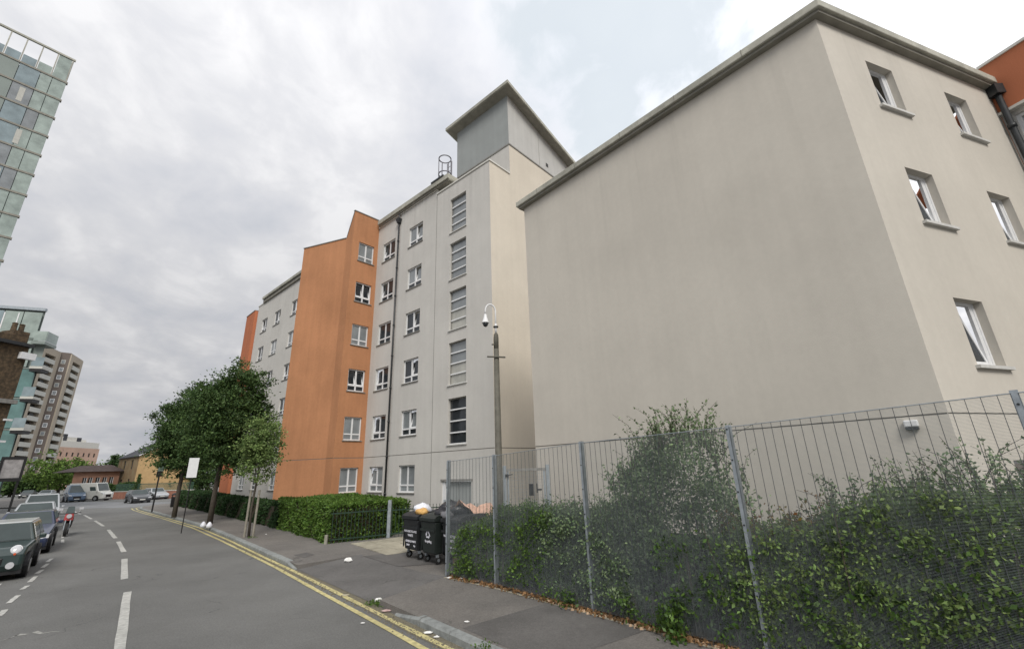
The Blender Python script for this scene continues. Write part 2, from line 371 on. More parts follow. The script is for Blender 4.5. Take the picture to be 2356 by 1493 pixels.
# footway: a slab 0.12 m above the road, dropped at the vehicle crossover
fw_poly = KERB[:]+[(-3.3, 10.75), (-5.75, 13.3)]+KERB2+[(-10, 75), (40, 75), (40, -4.8)]
zt = [.12]*6+[.05, .05]+[.12]*(len(fw_poly)-8)
pv = MB().use(ASPH2)
inner = [(-1.85, 11.75), (-2.2, 12.3), (-3.6, 14.6), (-5.3, 16.2), (-6.9, 17.3)]
pv.prism(KERB+[(-1.75, 11.6), (0, 11.4), (6, 12), (40, 12), (40, -4.8)], -.02, .12)
pv.prism([(-6.2, 13.62)]+KERB2[1:]+[(-10, 75), (40, 75), (40, 12.01), (6, 12.01), (0, 11.41), (-1.75, 11.61), (-2.5, 12.2), (-4.9, 14.9)], -.02, .12)
pv.build('pavement', kind='structure')
cx = MB().use(ASPH4)   # the sloping crossover between the two kerb ends
A, B, C_, D_ = (-2.78, 9.83), (-6.2, 13.62), (-4.9, 14.9), (-2.5, 12.2)
cx.face([(*A, .012), (*B, .012), (*C_, .124), (*D_, .124)])
cx.face([(*A, .012), (*D_, .124), (-1.75, 11.6, .124)]); cx.build('crossover', kind='structure')
# asphalt repairs
pt_ = MB().use(ASPH3)
pt_.face([(-3.2, 12.9, .128), (-4.7, 14.6, .128), (-2.6, 15.8, .128), (-1.5, 13.2, .128)]); 
pt_.face([(.3, 6.6, .124), (-.95, 8.05, .124), (.55, 9.3, .124), (1.9, 7.7, .124)]); pt_.build('asphalt_patch', kind='structure')
# kerb stones, one object each
kerb = thing('kerb', (0, 0, 0), None, None, kind='structure', world=True)
def kerb_run(pts, step, ends=(1., 1.)):
    P = resample(pts, step); n = len(P)
    for i in range(n-1):
        a, b = P[i], P[i+1]; d = (b-a).normalized(); q = Vector((d.y, -d.x))   # to the right = footway side
        if (a-Vector((40, 40))).length < (a+q-Vector((40, 40))).length: q = -q
        j = random.uniform(-.008, .008); a2 = a+d*.012; b2 = b-d*.012
        z0, z1 = .128+random.uniform(-.006, .006), .128+random.uniform(-.006, .006)
        if i == n-2 and ends[1] < 1: z1 = .03
        if i == 0 and ends[0] < 1: z0 = .03
        k = MB().use(KERBM)
        o1 = a2-q*(.05+j); o2 = b2-q*(.05+j); i1 = a2+q*.11; i2 = b2+q*.11; c1 = a2-q*(.02+j); c2 = b2-q*(.02+j)
        k.mesh_([(*o1, -.02), (*o2, -.02), (*i2, -.02), (*i1, -.02), (*o1, z0-.035), (*o2, z1-.035), (*c1, z0), (*c2, z1), (*i1, z0+.002), (*i2, z1+.002)],
                [(0, 1, 5, 4), (4, 5, 7, 6), (6, 7, 9, 8), (8, 9, 2, 3), (0, 4, 6, 8, 3), (1, 2, 9, 7, 5)])
        k.build('kerb_stone', kerb)
kerb_run(KERB, .92, (1, .0)); kerb_run(KERB2, .92, (.0, 1))
# left footway
LK = [(-5.5, .5), (-9.0, 5.0), (-12.5, 9.0), (-15.6, 12.6), (-18.2, 15.6), (-23.0, 20.9), (-27.6, 25.5), (-31.5, 29.3), (-34.5, 31.4), (-39, 32.5), (-60, 30)]
lp = MB().use(ASPH2); lp.prism([(p[0], p[1]) for p in LK]+[(-60, -40), (-5.5, -40)], -.02, .12); lp.build('left_pavement', kind='structure')
kerb2 = thing('far_kerb', (0, 0, 0), None, None, kind='structure', world=True)
def kerb_simple(pts, parent, step=2.5):
    P = resample(pts, step)
    for a, b in zip(P, P[1:]):
        k = MB().use(KERBM); d = (b-a).normalized(); q = Vector((-d.y, d.x))*.075; b = b-d*.02
        k.prism([(*(a-q),), (*(b-q),), (*(b+q),), (*(a+q),)], -.02, .13); k.build('kerb_stone', parent)
kerb_simple(LK, kerb2)
# footway across the junction
fp = [(-30, 75), (-36.5, 62.5), (-47, 68.5), (-60, 76), (-85, 96), (-110, 125), (-60, 170), (0, 120)]
f_ = MB().use(ASPH2); f_.prism(fp, -.02, .12); f_.build('far_pavement', kind='structure')
kerb_simple(fp[1:6], kerb2, 4)
# the paler resurfaced side road across the junction
jn = MB().use(mat('pale_worn_asphalt', (.19, .195, .20), .85, .12, .3, .5, 90, stain=.15)); 
jn.face([(-35.7, 46.5, .004), (-44.5, 47.4, .004), (-73, 60.5, .004), (-100, 70, .004), (-100, 88, .004), (-70, 70, .004), (-44.5, 56, .004), (-36.6, 53, .004)]); jn.build('side_road', kind='structure')

def px_quad(mb, pts, z=.004): mb.face([(*gp(*p), z) for p in pts])
# painted markings: each dash is a part of the road
def dash(a, b, w, name='lane_dash', m=LINEW):
    a, b = Vector(a), Vector(b); n = 7; mb = MB().use(m)
    d = (b-a); q = Vector((-d.y, d.x)).normalized()
    L_ = []; R_ = []
    for i in range(n+1):
        c = a+d*i/n; L_.append(c+q*(w/2+random.uniform(-.008, .008))); R_.append(c-q*(w/2+random.uniform(-.008, .008)))
    for i in range(n): mb.face([(*L_[i], .009), (*L_[i+1], .009), (*R_[i+1], .009), (*R_[i], .009)])
    mb.build(name, road)
for a, b in [((-6.25, 7.95), (-9.32, 11.72)), ((-10.62, 13.16), (-13.35, 16.37)), ((-14.66, 17.88), (-17.47, 20.89)), ((-18.67, 22.12), (-22.41, 25.96)),
             ((-24.59, 28.09), (-28.78, 32.12)), ((-30.54, 33.76), (-34.95, 37.9)), ((-36.45, 39.17), (-41.3, 43.58)), ((-3.2, 4.2), (-5.1, 6.5))]: dash(a, b, .15)
for a, b in [((-10.9, 10.54), (-10.5, 10.05)), ((-11.96, 11.77), (-11.42, 11.07)), ((-12.8, 12.77), (-12.5, 12.34)), ((-13.8, 13.93), (-13.2, 13.2)),
             ((-14.63, 14.92), (-14.2, 14.33)), ((-15.53, 15.96), (-14.99, 15.27)), ((-16.39, 16.95), (-15.88, 16.28)), ((-10.0, 9.3), (-9.55, 8.75)),
             ((-26.12, 27.42), (-24.2, 25.4)), ((-23.6, 24.7), (-21.9, 22.9)), ((-21.3, 22.3), (-20.2, 21.2)), ((-13.9, 13.1), (-13.6, 12.75)), ((-15.1, 14.5), (-14.8, 14.2)), ((-12.6, 11.6), (-12.35, 11.3))]: dash(a, b, .10, 'bay_dash')
mk_ = MB().use(mat('faded_scrape', (.27, .27, .25), .85, .3, 20.)); P = [gp(*p) for p in ((0, 1474), (22, 1468), (40, 1460), (62, 1459), (80, 1453), (96, 1457), (118, 1453), (138, 1452))]
for k in range(7):
    a, b = P[k], P[k+1]; wa, wb = (.05, .035, .055, .03, .05, .03, .02, .008)[k:k+2]; mk_.face([(a[0], a[1]-wa, .004), (b[0], b[1]-wb, .004), (b[0], b[1]+wb, .004), (a[0], a[1]+wa, .004)])
mk_.build('scrape_mark', road)
for Y in ([(2.6, 2.9), (.7, 5.1), (-1.52, 7.67), (-2.29, 8.57), (-3.17, 9.58), (-4.58, 11.2), (-6.86, 13.85), (-8.14, 15.28), (-12.45, 20.05), (-17.6, 25.6), (-23.7, 31.6), (-30.6, 38.25), (-34.3, 41.9), (-36.6, 44.4), (-37.7, 47.4), (-37.1, 51.5)],
          [(2.9, 3.15), (1.0, 5.3), (-1.22, 7.72), (-2.1, 8.72), (-3.02, 9.78), (-4.35, 11.31), (-6.52, 13.78), (-7.85, 15.25), (-12.25, 20.2), (-17.4, 25.75), (-23.55, 31.8), (-30.4, 38.45), (-34.0, 42.0), (-36.25, 44.5), (-37.3, 47.4), (-36.7, 51.5)]):
    P = resample(Y, .6); mb = MB().use(LINEY)
    for i, (a, b) in enumerate(zip(P, P[1:])):
        d = (b-a).normalized(); q = Vector((-d.y, d.x)); w1 = .052+random.uniform(-.006, .004)
        mb.face([(*(a+q*w1), .009), (*(b+q*w1), .009), (*(b-q*w1), .009), (*(a-q*w1), .009)])
    mb.build('yellow_line', road)
# dirt and grit collected in the gutter
gt = MB().use(GRAVEL); stripe(gt, [(-.80, 7.35), (-1.80, 8.45), (-2.90, 9.75), (-4.3, 11.5), (-6.38, 13.55), (-7.70, 15.05), (-9.3, 16.9), (-12.3, 20.3), (-17.3, 25.75)], .26, .005)
gt.build('gutter_dirt', road)
gr = MB().use(GRAVEL)
for k in range(900):
    t = random.random(); P0, P1 = random.choice([((-.5, 7.0), (-2.9, 9.75)), ((-2.9, 9.75), (-6.3, 13.5)), ((-6.3, 13.5), (-12.3, 20.2))])
    x = P0[0]+(P1[0]-P0[0])*t+random.gauss(-.06, .07); y = P0[1]+(P1[1]-P0[1])*t+random.gauss(-.06, .07); s = random.uniform(.006, .022)
    gr.hexa([(x-s, y-s, .0), (x+s, y-s*.6, .0), (x+s*.8, y+s, .0), (x-s, y+s*.7, .0)], [(x-s*.5, y-s*.4, s*.9), (x+s*.5, y-s*.4, s), (x+s*.4, y+s*.5, s*.8), (x-s*.5, y+s*.4, s)])
go = gr.build('grit', kind='stuff'); tag(go, 'grit and crumbs of dirt along the gutter beside the double yellow lines', 'grit')
# buff paving slabs between the hedge and the bins
slabs = thing('slab_paving', (0, 0, 0), None, None, kind='structure', world=True)
o0 = Vector((-3.95, 14.95)); eu = Vector((-.62, .78)).normalized(); ev = Vector((.78, .62)).normalized()
o0 = Vector((-4.0, 14.6))
for i in range(7):
    for j in range(8):
        off = 0
        a = o0+eu*(.46*i)+ev*(.62*j-off)
        if (a-Vector((-6.9, 17.3))).length < .3: continue
        zz_ = [.137+random.uniform(-.004, .006) for _ in range(4)]; gsp = .008
        c = [a+eu*gsp+ev*gsp, a+eu*(.46-gsp)+ev*gsp, a+eu*(.46-gsp)+ev*(.62-gsp), a+eu*gsp+ev*(.62-gsp)]
        m = MB().use(SLABM); m.hexa([(*p, .10) for p in c], [(*p, q) for p, q in zip(c, zz_)]); m.build('paving_slab', slabs)
# covers in the footway
cv = MB().use(ASPH3); P = [gp(*p, .126) for p in ((676, 1276), (705, 1270), (724, 1275), (700, 1282))]; cv.face([(*p, .127) for p in P]); cv.build('sunken_cover', kind='structure')

# ================================================================== WINDOWS (local: x along wall, y outwards, z up)
PROTO = {}
HOLD = []
def win_proto(kind):
    if kind in PROTO: return PROTO[kind]
    st, glz = kind.split('/')
    G1 = {'dark': GLASS_D, 'curt': GLASS_C, 'pale': GLASS_W}[glz]
    if st.startswith('two'):
        w, h, dp = 1.36, 1.29, -.10
        if st[3:4] == 'n': w = 1.07
        f = MB().use(UPVC); b = .065; y0, y1 = dp-.05, dp+.015
        f.box(0, w, y0, y1, 0, b); f.box(0, w, y0, y1, h-b, h); f.box(0, b, y0, y1, b, h-b); f.box(w-b, w, y0, y1, b, h-b)
        tz = .30; mx = w*.5
        f.box(b, w-b, y0, y1-.003, tz, tz+.075); f.box(mx-.045, mx+.045, y0, y1-.005, b, tz); f.box(mx-.045, mx+.045, y0, y1-.005, tz+.075, h-b)
        fr = f.build('window', local=True)
        p = MB().use(GLASS_D if random.random() < .5 else G1)
        for x0, x1, z0, z1 in ((b, mx-.045, b, tz), (mx+.045, w-b, b, tz)): p.box(x0, x1, dp-.03, dp-.018, z0, z1)
        p.build('lower_pane', fr, local=True)
        openr = 'o' in st[3:]; openl = 'p' in st[3:]
        for (x0, x1, op) in ((b, mx-.045, openr), (mx+.045, w-b, openl)):
            z0, z1 = tz+.075, h-b
            if not op:
                p = MB().use(G1); p.box(x0, x1, dp-.03, dp-.018, z0, z1); p.build('pane', fr, local=True)
            else:
                s = MB().use(UPVC); H = z1-z0; t = .045; wd = x1-x0
                s.box(0, wd, -.02, .02, 0, t); s.box(0, wd, -.02, .02, H-t, H); s.box(0, t, -.02, .02, t, H-t); s.box(wd-t, wd, -.02, .02, t, H-t)
                sh = s.build('sash', fr, local=True); sh.location = (x0, dp-.02, z0); sh.rotation_euler = (R(13), 0, 0)
                p = MB().use(G1); p.box(x0+.03, x1-.03, dp-.10, dp-.095, z0+.03, z1-.12); p.build('pane', fr, local=True)
        if 'o' in st[3:] or 'p' in st[3:]:
            bk = MB().use(INTD); bk.box(b, w-b, dp-.5, dp-.45, b, h-b); bk.build('dark_room', fr, local=True)
        sl = MB().use(SILL); sl.box(-.06, w+.06, -.1, .055, -.05, -.005); sl.build('sill', fr, local=True)
    elif st == 'stair':
        w, h, dp = 1.27, 2.10, -.13
        f = MB().use(UPVC); b = .05; y0, y1 = dp-.05, dp+.02
        f.box(0, w, y0, y1, 0, b); f.use(SILL).box(0, w, y0, y1, h-b, h); f.box(w-b, w, y0, y1, b, h-b); f.use(UPVC).box(0, b*.6, y0, y1, b, h-b)
        for k in (1, 2, 3): f.box(b*.6, w-b, y0, y1+.03, h*k/4-.03, h*k/4+.03)
        fr = f.build('stair_window', local=True)
        for k in range(4):
            p = MB().use([G1, G1, GLASS_C, GLASS_C][k] if glz != 'dark' else GLASS_D); p.box(b*.6, w-b, dp-.03, dp-.015, h*k/4+.03, h*(k+1)/4-.03); p.build('pane', fr, local=True)
        sl = MB().use(SILLW); sl.box(-.06, w+.06, -.1, .06, -.05, -.005); sl.build('sill', fr, local=True)
    elif st == 'slim':
        w, h, dp = .86, 1.22, -.13
        f = MB().use(UPVC); b = .06; y0, y1 = dp-.06, dp
        f.box(0, w, y0, y1, 0, b); f.box(0, w, y0, y1, h-b, h); f.box(0, b, y0, y1, b, h-b); f.box(w-b, w, y0, y1, b, h-b)
        f.box(b, b+.10, y0, y1-.01, b, h-b)
        fr = f.build('window', local=True)
        s = MB().use(UPVC); H = h-2*b; wd = w-2*b-.1; t = .05
        s.box(0, wd, -.02, .02, 0, t); s.box(0, wd, -.02, .02, H-t, H); s.box(0, t, -.02, .02, t, H-t); s.box(wd-t, wd, -.02, .02, t, H-t)
        sh = s.build('sash', fr, local=True); sh.location = (b+.1, dp-.03, b); sh.rotation_euler = (R(9), 0, 0)
        p = MB().use(SASHG); p.box(t, wd-t, -.006, .006, t, H-t); pa = p.build('pane', fr, local=True); pa.location = sh.location; pa.rotation_euler = sh.rotation_euler
        bk = MB().use(INTD); bk.box(b, w-b, dp-.6, dp-.5, b, h-b); bk.build('dark_room', fr, local=True)
        hd = MB().use(BLACKP); hd.box(w-b-.06, w-b-.02, dp+.0, dp+.03, h*.4, h*.52); hd.build('handle', fr, local=True)
        sl = MB().use(SILLW); sl.box(-.08, w+.08, dp, .07, -.06, -.005); sl.build('sill', fr, local=True)
    elif st == 'big':
        w, h, dp = 1.75, 1.25, -.08
        f = MB().use(UPVC); b = .08; y0, y1 = dp-.05, dp+.03
        f.box(0, w, y0, y1, 0, b); f.box(0, w, y0, y1, h-b, h); f.box(0, b, y0, y1, b, h-b); f.box(w-b, w, y0, y1, b, h-b); f.box(w/2-.05, w/2+.05, y0, y1, b, h-b)
        fr = f.build('window', local=True)
        for x0, x1 in ((b, w/2-.05), (w/2+.05, w-b)): p = MB().use(G1); p.box(x0, x1, dp-.03, dp-.015, b, h-b); p.build('pane', fr, local=True)
    PROTO[kind] = fr; HOLD.append(fr); return fr
def put_window(w, s, z, kind, parent, d=0.):
    pr = win_proto(kind); first = not pr.get('used')
    o = pr if first else copy_tree(pr)
    pr['used'] = 1; o.parent = parent; pos = w.pt(s, z, d); g0 = ORG[parent.name]
    o.location = (pos[0]-g0[0], pos[1]-g0[1], pos[2]-g0[2]); o.rotation_euler = (0, 0, w.ang); return o

# ================================================================== THE MAIN APARTMENT BLOCK
K = np.array([-.845, 18.96]); FAC = Wall(K, (-.749, .663)); BK = -FAC.n
block = thing('apartment_block', (*FAC.pt(12, 0), 0), 'six storey cream apartment block with orange window bays, stair tower and lift room on top', 'building', world=True)
GR = (3.29, 3.325)
def rows(s0, s1, ks, z0=1.5, h=1.29, dep=.10): return [(s0, s1, z0+2.75*k, z0+2.75*k+h, dep, False) for k in ks]
COLS = [5.61, 8.44]; FARC = [22.48, 26.12, 29.16]
# stair tower front (stands 6 cm proud)
m = MB(); sh = [(1.78, 3.05, 3.6+2.75*k, 5.7+2.75*k, .13, False) for k in range(5)]
wall_face(m, FAC, 0, 4.22, 0, 17.62, sh+[(1.45, 3.42, .1, 2.02, .16, False), (-.1, 4.3, *GR, .012, True)], .06, GREYR)
m.use(GREYR); m.face([FAC.pt(4.22, 0, .06), FAC.pt(4.22, 17.62, .06), FAC.pt(4.22, 17.62, 0), FAC.pt(4.22, 0, 0)])
m.build('stair_tower_wall', block)
m = MB(); wall_face(m, FAC, 4.22, 10.47, 0, 18.0, [h for c in COLS for h in rows(c, c+1.36, range(6))]+[(4.2, 10.5, *GR, .012, True)], 0, GREYR)
m.build('wall', block)
m = MB(); wall_face(m, FAC, 10.47, 32.0, 0, 18.3, [h for c in FARC for h in rows(c, c+1.36, range(6))]+[(10.4, 32, *GR, .012, True)], 0, GREYR)
e2 = FAC.pt(32, 0); m.use(GREYR).face([FAC.pt(32, 0), FAC.pt(32, 18.3), FAC.pt(32, 18.3, -12), FAC.pt(32, 0, -12)]); m.build('wall', block)
# dark reveal of the joint beside the stair tower
m = MB().use(GROOVE); FAC.box(m, 4.225, 4.30, .1, 17.6, .0, .02); m.build('movement_joint', block)
# side wall of the stair tower, seen past the big blank wing
SIDE = Wall(K+BK*13, -BK)     # s runs towards the street, outward to the right
m = MB(); wall_face(m, SIDE, 0, 13-1.54, 0, 19.6, [(-.1, 13.1, *GR, .012, True)], 0, CREAM_SUN)
wall_face(m, SIDE, 13-1.54, 13.06, 0, 17.62, [(11, 13.1, *GR, .012, True)], 0, CREAM_SUN); m.build('side_wall', block)
CORE = Wall(K+BK*1.54, FAC.e)
m = MB(); wall_face(m, CORE, 0, 4.37, 17.4, 19.6, [], 0, GREYR); m.build('core_wall', block)
# copings
m = MB().use(COPE); SIDE.box(m, 13-1.5, 13.1, 17.621, 17.70, -.20, .05); FAC.box(m, .21, 4.26, 17.62, 17.70, -.12, .11); m.build('coping', block)
m = MB().use(SILL); SIDE.box(m, 4, 13-1.54+.03, 19.6, 19.68, -.1, .04); CORE.box(m, .1, 4.40, 19.6, 19.68, -.1, .035); m.build('flashing', block)
# lift motor room
LZ = 23.1; back = 8.2; slope = (23.1-21.5)/5.53
def lz(t): return LZ - slope*t
lift_c = [CORE.pt(0, 0), CORE.pt(4.37, 0)]
m = MB().use(CLAD); P0, P1 = CORE.pt(0, 0), CORE.pt(4.37, 0); b0 = np.array(P0[:2])+BK*back; b1 = np.array(P1[:2])+BK*back
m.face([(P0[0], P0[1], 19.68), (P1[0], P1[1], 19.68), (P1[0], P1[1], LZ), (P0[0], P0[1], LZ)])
m.use(CLAD_SUN).face([(P0[0], P0[1], 19.68), (b0[0], b0[1], 19.68), (b0[0], b0[1], lz(back)), (P0[0], P0[1], LZ)])
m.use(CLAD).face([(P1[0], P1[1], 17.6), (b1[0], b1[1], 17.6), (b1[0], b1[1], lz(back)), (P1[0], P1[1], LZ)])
m.face([(b0[0], b0[1], 17), (b1[0], b1[1], 17), (b1[0], b1[1], lz(back)), (b0[0], b0[1], lz(back))]); m.build('lift_room', block)
def q_(s, t, z, ): c = np.array(CORE.pt(s, 0)[:2])+BK*t; return (c[0], c[1], z)
ov = .54
m = MB().use(SOFFIT)
m.hexa([q_(-ov, -ov, lz(-ov)), q_(4.37+ov, -ov, lz(-ov)), q_(4.37+ov, back+ov, lz(back+ov)), q_(-ov, back+ov, lz(back+ov))],
       [q_(-ov, -ov, lz(-ov)+.20), q_(4.37+ov, -ov, lz(-ov)+.20), q_(4.37+ov, back+ov, lz(back+ov)+.20), q_(-ov, back+ov, lz(back+ov)+.20)]); 
rf = m.build('roof', block)
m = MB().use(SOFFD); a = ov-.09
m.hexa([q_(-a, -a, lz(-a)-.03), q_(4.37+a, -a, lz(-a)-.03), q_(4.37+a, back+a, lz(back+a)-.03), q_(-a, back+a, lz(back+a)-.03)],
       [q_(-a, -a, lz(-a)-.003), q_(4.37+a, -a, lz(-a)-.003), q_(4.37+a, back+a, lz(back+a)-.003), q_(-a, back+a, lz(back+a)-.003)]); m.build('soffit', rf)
m = MB().use(INTD); SIDE.box(m, 13-1.54-3.62, 13-1.54-3.40, 20.05, 20.3, -.02, .012); m.build('vent', block)
m = MB().use(SILL); SIDE.box(m, 13-1.54-2.77, 13-1.54-2.75, 19.69, 22.2, -.01, .006); m.build('cladding_joint', block)
# parapet line and roof edge of the long front
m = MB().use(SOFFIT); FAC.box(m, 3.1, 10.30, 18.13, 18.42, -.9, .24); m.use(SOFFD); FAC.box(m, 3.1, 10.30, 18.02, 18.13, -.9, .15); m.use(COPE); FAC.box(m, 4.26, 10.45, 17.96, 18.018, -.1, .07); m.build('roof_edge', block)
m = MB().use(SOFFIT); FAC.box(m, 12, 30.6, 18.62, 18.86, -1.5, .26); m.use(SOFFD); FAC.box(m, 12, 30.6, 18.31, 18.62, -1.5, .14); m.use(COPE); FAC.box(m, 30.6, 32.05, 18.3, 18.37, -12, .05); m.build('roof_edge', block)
m = MB().use(SOFFIT); rp = [FAC.pt(0.3, 0, -.3)[:2], FAC.pt(32, 0, -.3)[:2], FAC.pt(32, 0, -12)[:2], FAC.pt(0.3, 0, -12)[:2]]; m.prism(rp, 17.3, 17.55); m.build('roof_deck', block)
# windows
wk = ['twoo/dark', 'twoo/dark', 'twoo/curt', 'twoo/dark', 'twoo/curt', 'two/curt']
for k in range(6): put_window(FAC, COLS[0], 1.5+2.75*k, ['two/curt', 'twoo/curt', 'twoo/dark', 'twoo/dark', 'twoo/curt', 'twoo/curt'][k], block)
for k in range(6): put_window(FAC, COLS[1], 1.5+2.75*k, ['twop/curt', 'twop/dark', 'twop/dark', 'two/dark', 'twop/dark', 'twop/dark'][k], block)
for j, c in enumerate(FARC):
    for k in range(6): put_window(FAC, c, 1.5+2.75*k, ['two/curt', 'twoo/dark', 'two/dark', 'twop/dark', 'two/curt', 'twoo/dark'][(k+j*2) % 6], block)
for k in range(5): put_window(FAC, 1.78, 3.6+2.75*k, ['stair/dark', 'stair/pale', 'stair/pale', 'stair/curt', 'stair/curt'][k], block, .06)
# doorway at the foot of the stair tower
m = MB().use(CLAD); FAC.box(m, 1.46, 2.42, .12, 1.98, -.12, -.08); d_ = m.build('door', block)
m = MB().use(CLAD); FAC.box(m, 2.46, 3.20, .12, 1.98, -.12, -.08); m.build('door', block)
m = MB().use(SILL); FAC.box(m, 1.38, 3.48, 2.02, 2.10, -.05, .10); m.build('door_head', block)
m = MB().use(UPVC); FAC.box(m, 3.22, 3.42, .12, 2.0, -.09, .02); m.build('door_post', block)
# rainwater pipe with hopper
m = MB().use(DARKM); m.tube([FAC.pt(7.97, .2, .10), FAC.pt(7.97, 17.35, .10)], .052, 10)
for z in np.arange(1.4, 17, 1.83): m.tube([FAC.pt(7.97, z, .10), FAC.pt(7.97, z+.09, .10)], .068, 10)
dp_ = m.build('downpipe', block, smooth=True)
m = MB().use(DARKM); m.hexa([FAC.pt(7.87, 17.32, .02), FAC.pt(8.07, 17.32, .02), FAC.pt(8.07, 17.32, .2), FAC.pt(7.87, 17.32, .2)], [FAC.pt(7.80, 17.62, .02), FAC.pt(8.14, 17.62, .02), FAC.pt(8.14, 17.62, .27), FAC.pt(7.80, 17.62, .27)]); m.tube([FAC.pt(7.97, 17.6, .14), FAC.pt(7.97, 17.95, .10)], .05); m.build('hopper', dp_)
# orange bays
I = K+FAC.e*10.47; FCT = Wall(I, FAC.n)
f2 = np.array(FCT.pt(1.79, 0)[:2]); f1 = f2+FAC.e*.83; Lf = np.array([-13.8, 26.3])
m = MB(); wall_face(m, FCT, 0, 1.79, 1.0, 18.6, [(.27, 1.34, 1.5+2.75*k, 2.79+2.75*k, .10, False) for k in range(6)]+[(-.1, 1.9, *GR, .012, True)], 0, ORANGE); bay = m.build('bay_wall', block)
S_ = Wall(f2, f1-f2); m = MB(); wall_face(m, S_, 0, .83, 1.0, 16.93, [(-.1, .9, *GR, .012, True)], 0, ORANGE); m.use(ORANGE).face([S_.pt(0, 16.93), S_.pt(.83, 16.93), S_.pt(0, 18.6)]); m.build('bay_wall', block)
B_ = Wall(f1, Lf-f1); LB = float(np.hypot(*(Lf-f1)))
m = MB(); wall_face(m, B_, 0, LB, 1.0, 16.93, [(-.1, LB+.1, *GR, .012, True)], 0, ORANGE)
bk_ = Lf+BK*3.2; m.use(ORANGE).face([(*Lf, 1.0), (*bk_, 1.0), (*bk_, 16.93), (*Lf, 16.93)]); m.build('bay_wall', block)
m = MB().use(ORANGE); m.face([(*I, 18.6), (*f2, 18.6), (*f1, 16.93), (*(f1+BK*1.7), 16.93)]); m.face([(*f1, 16.92), (*Lf, 16.92), (*bk_, 16.92), (*(f1+BK*1.9), 16.92)]); m.build('bay_roof', block)
m = MB().use(SILL); FCT.box(m, .02, 1.83, 18.6, 18.655, -.12, .04); B_.box(m, .03, LB+.03, 16.93, 16.985, -.12, .04)
m.hexa([S_.pt(.05, 18.52, -.08), S_.pt(.80, 16.96, -.08), S_.pt(.80, 16.96, .035), S_.pt(.05, 18.52, .035)], [S_.pt(.05, 18.58, -.08), S_.pt(.80, 17.02, -.08), S_.pt(.80, 17.02, .035), S_.pt(.05, 18.58, .035)]); m.build('bay_coping', block)
m = MB().use(PLINTH); FCT.box(m, .02, 1.76, 0, .998, -.2, -.03); m.prism([(*(f2+BK*.05),), (*(f1+BK*.05),), (*(Lf+BK*.06+FAC.e*-.03),), (*bk_,), (*(f2+BK*2),)], 0, .998); m.build('plinth', block)
for k in range(6): put_window(FCT, .27, 1.5+2.75*k, ['twon/curt', 'twon/curt', 'twonop/dark', 'twon/curt', 'twonop/dark', 'twon/curt'][k], block)
# the next bay, seen as a sliver beyond the far end
Jp = np.array(FAC.pt(32.05, 0)[:2]); m = MB().use(TERRA)
q1 = Jp+FAC.n*.25+FAC.e*.05; q2 = q1+FAC.e*2.6-FAC.n*.1; m.prism([(*Jp,), (*q1,), (*q2,), (*(q2+BK*5),), (*(Jp+BK*5),)], 0, 17.9); m.build('far_bay_wall', block)
m = MB().use(SILL); m.prism([(*(Jp+FAC.e*-.02),), (*(q1+FAC.n*.04),), (*(q2+FAC.n*.04),), (*(q2+BK*5),), (*(Jp+BK*5),)], 17.9, 17.96); m.build('bay_coping', block)
# roof access ladder cage
m = MB().use(mat('ladder_paint', (.20, .20, .23), .5, .1, 5.)); cc = np.array(FAC.pt(4.1, 0, -.35)[:2])
def ring(z, r=.36): return [(cc[0]+r*math.cos(a), cc[1]+r*math.sin(a), z) for a in np.linspace(0, 2*math.pi, 21)]
for z in (19.15, 20.25): m.tube(ring(z), .035, 6, cap=False)
for a in (0, 1.1, 2.2, 3.3, 4.4, 5.3): m.tube([(cc[0]+.36*math.cos(a), cc[1]+.36*math.sin(a), 18.75), (cc[0]+.36*math.cos(a), cc[1]+.36*math.sin(a), 20.25 if a < 4 else 19.6)], .026, 6)
for dx in (-.2, .2):
    q = cc+FAC.e*dx-BK*-.36; m.tube([(q[0], q[1], 17.6), (q[0], q[1], 20.2)], .028, 6)
for z in np.arange(17.8, 20.1, .3): a = cc+FAC.e*-.2+BK*.36; b = cc+FAC.e*.2+BK*.36; m.tube([(*a, z), (*b, z)], .014, 5)
m.use(DARKM); FAC.box(m, 3.5, 4.6, 18.43, 18.52, -.5, .28); m.build('roof_ladder', block)

# ================================================================== THE BLANK FOUR STOREY WING
Cn = np.array([6.63, 6.87]); LW = Wall(Cn, (-.6665, .7455)); r2 = np.array([.94, .343]); r2 = r2/np.hypot(*r2); RLN = 6.25
RW = Wall(Cn+r2*RLN, -r2); LL = 9.08
wing = thing('apartment_wing', (*LW.pt(4, 0), 0), 'cream rendered four storey wing with a huge blank wall and narrow deep set windows', 'building', world=True)
m = MB(); wall_face(m, LW, 0, LL, 0, 11.28, [(-.1, LL+.1, 3.06, 3.085, .012, True)], 0, CREAM)
En = LW.pt(LL, 0)[:2]; Ebk = np.array(En)+np.array([.7455, .6665])*9; m.use(CREAM).face([(*En, 0), (*Ebk, 0), (*Ebk, 11.28), (*En, 11.28)]); m.build('blank_wall', wing)
hol = []
for s in (1.25, 3.98):
    for z in (1.13, 3.88, 6.63, 9.36): hol.append((RLN-s-.86, RLN-s, z, z+1.22, .14, False))
m = MB(); wall_face(m, RW, 0, RLN, 0, 11.28, hol+[(-.1, RLN+.1, 3.06, 3.085, .012, True)], 0, CREAM); m.build('window_wall', wing)
for h in hol: put_window(RW, h[0], h[2], 'slim/dark' if h[2] != 3.88 else 'slim/curt', wing)
o = .21
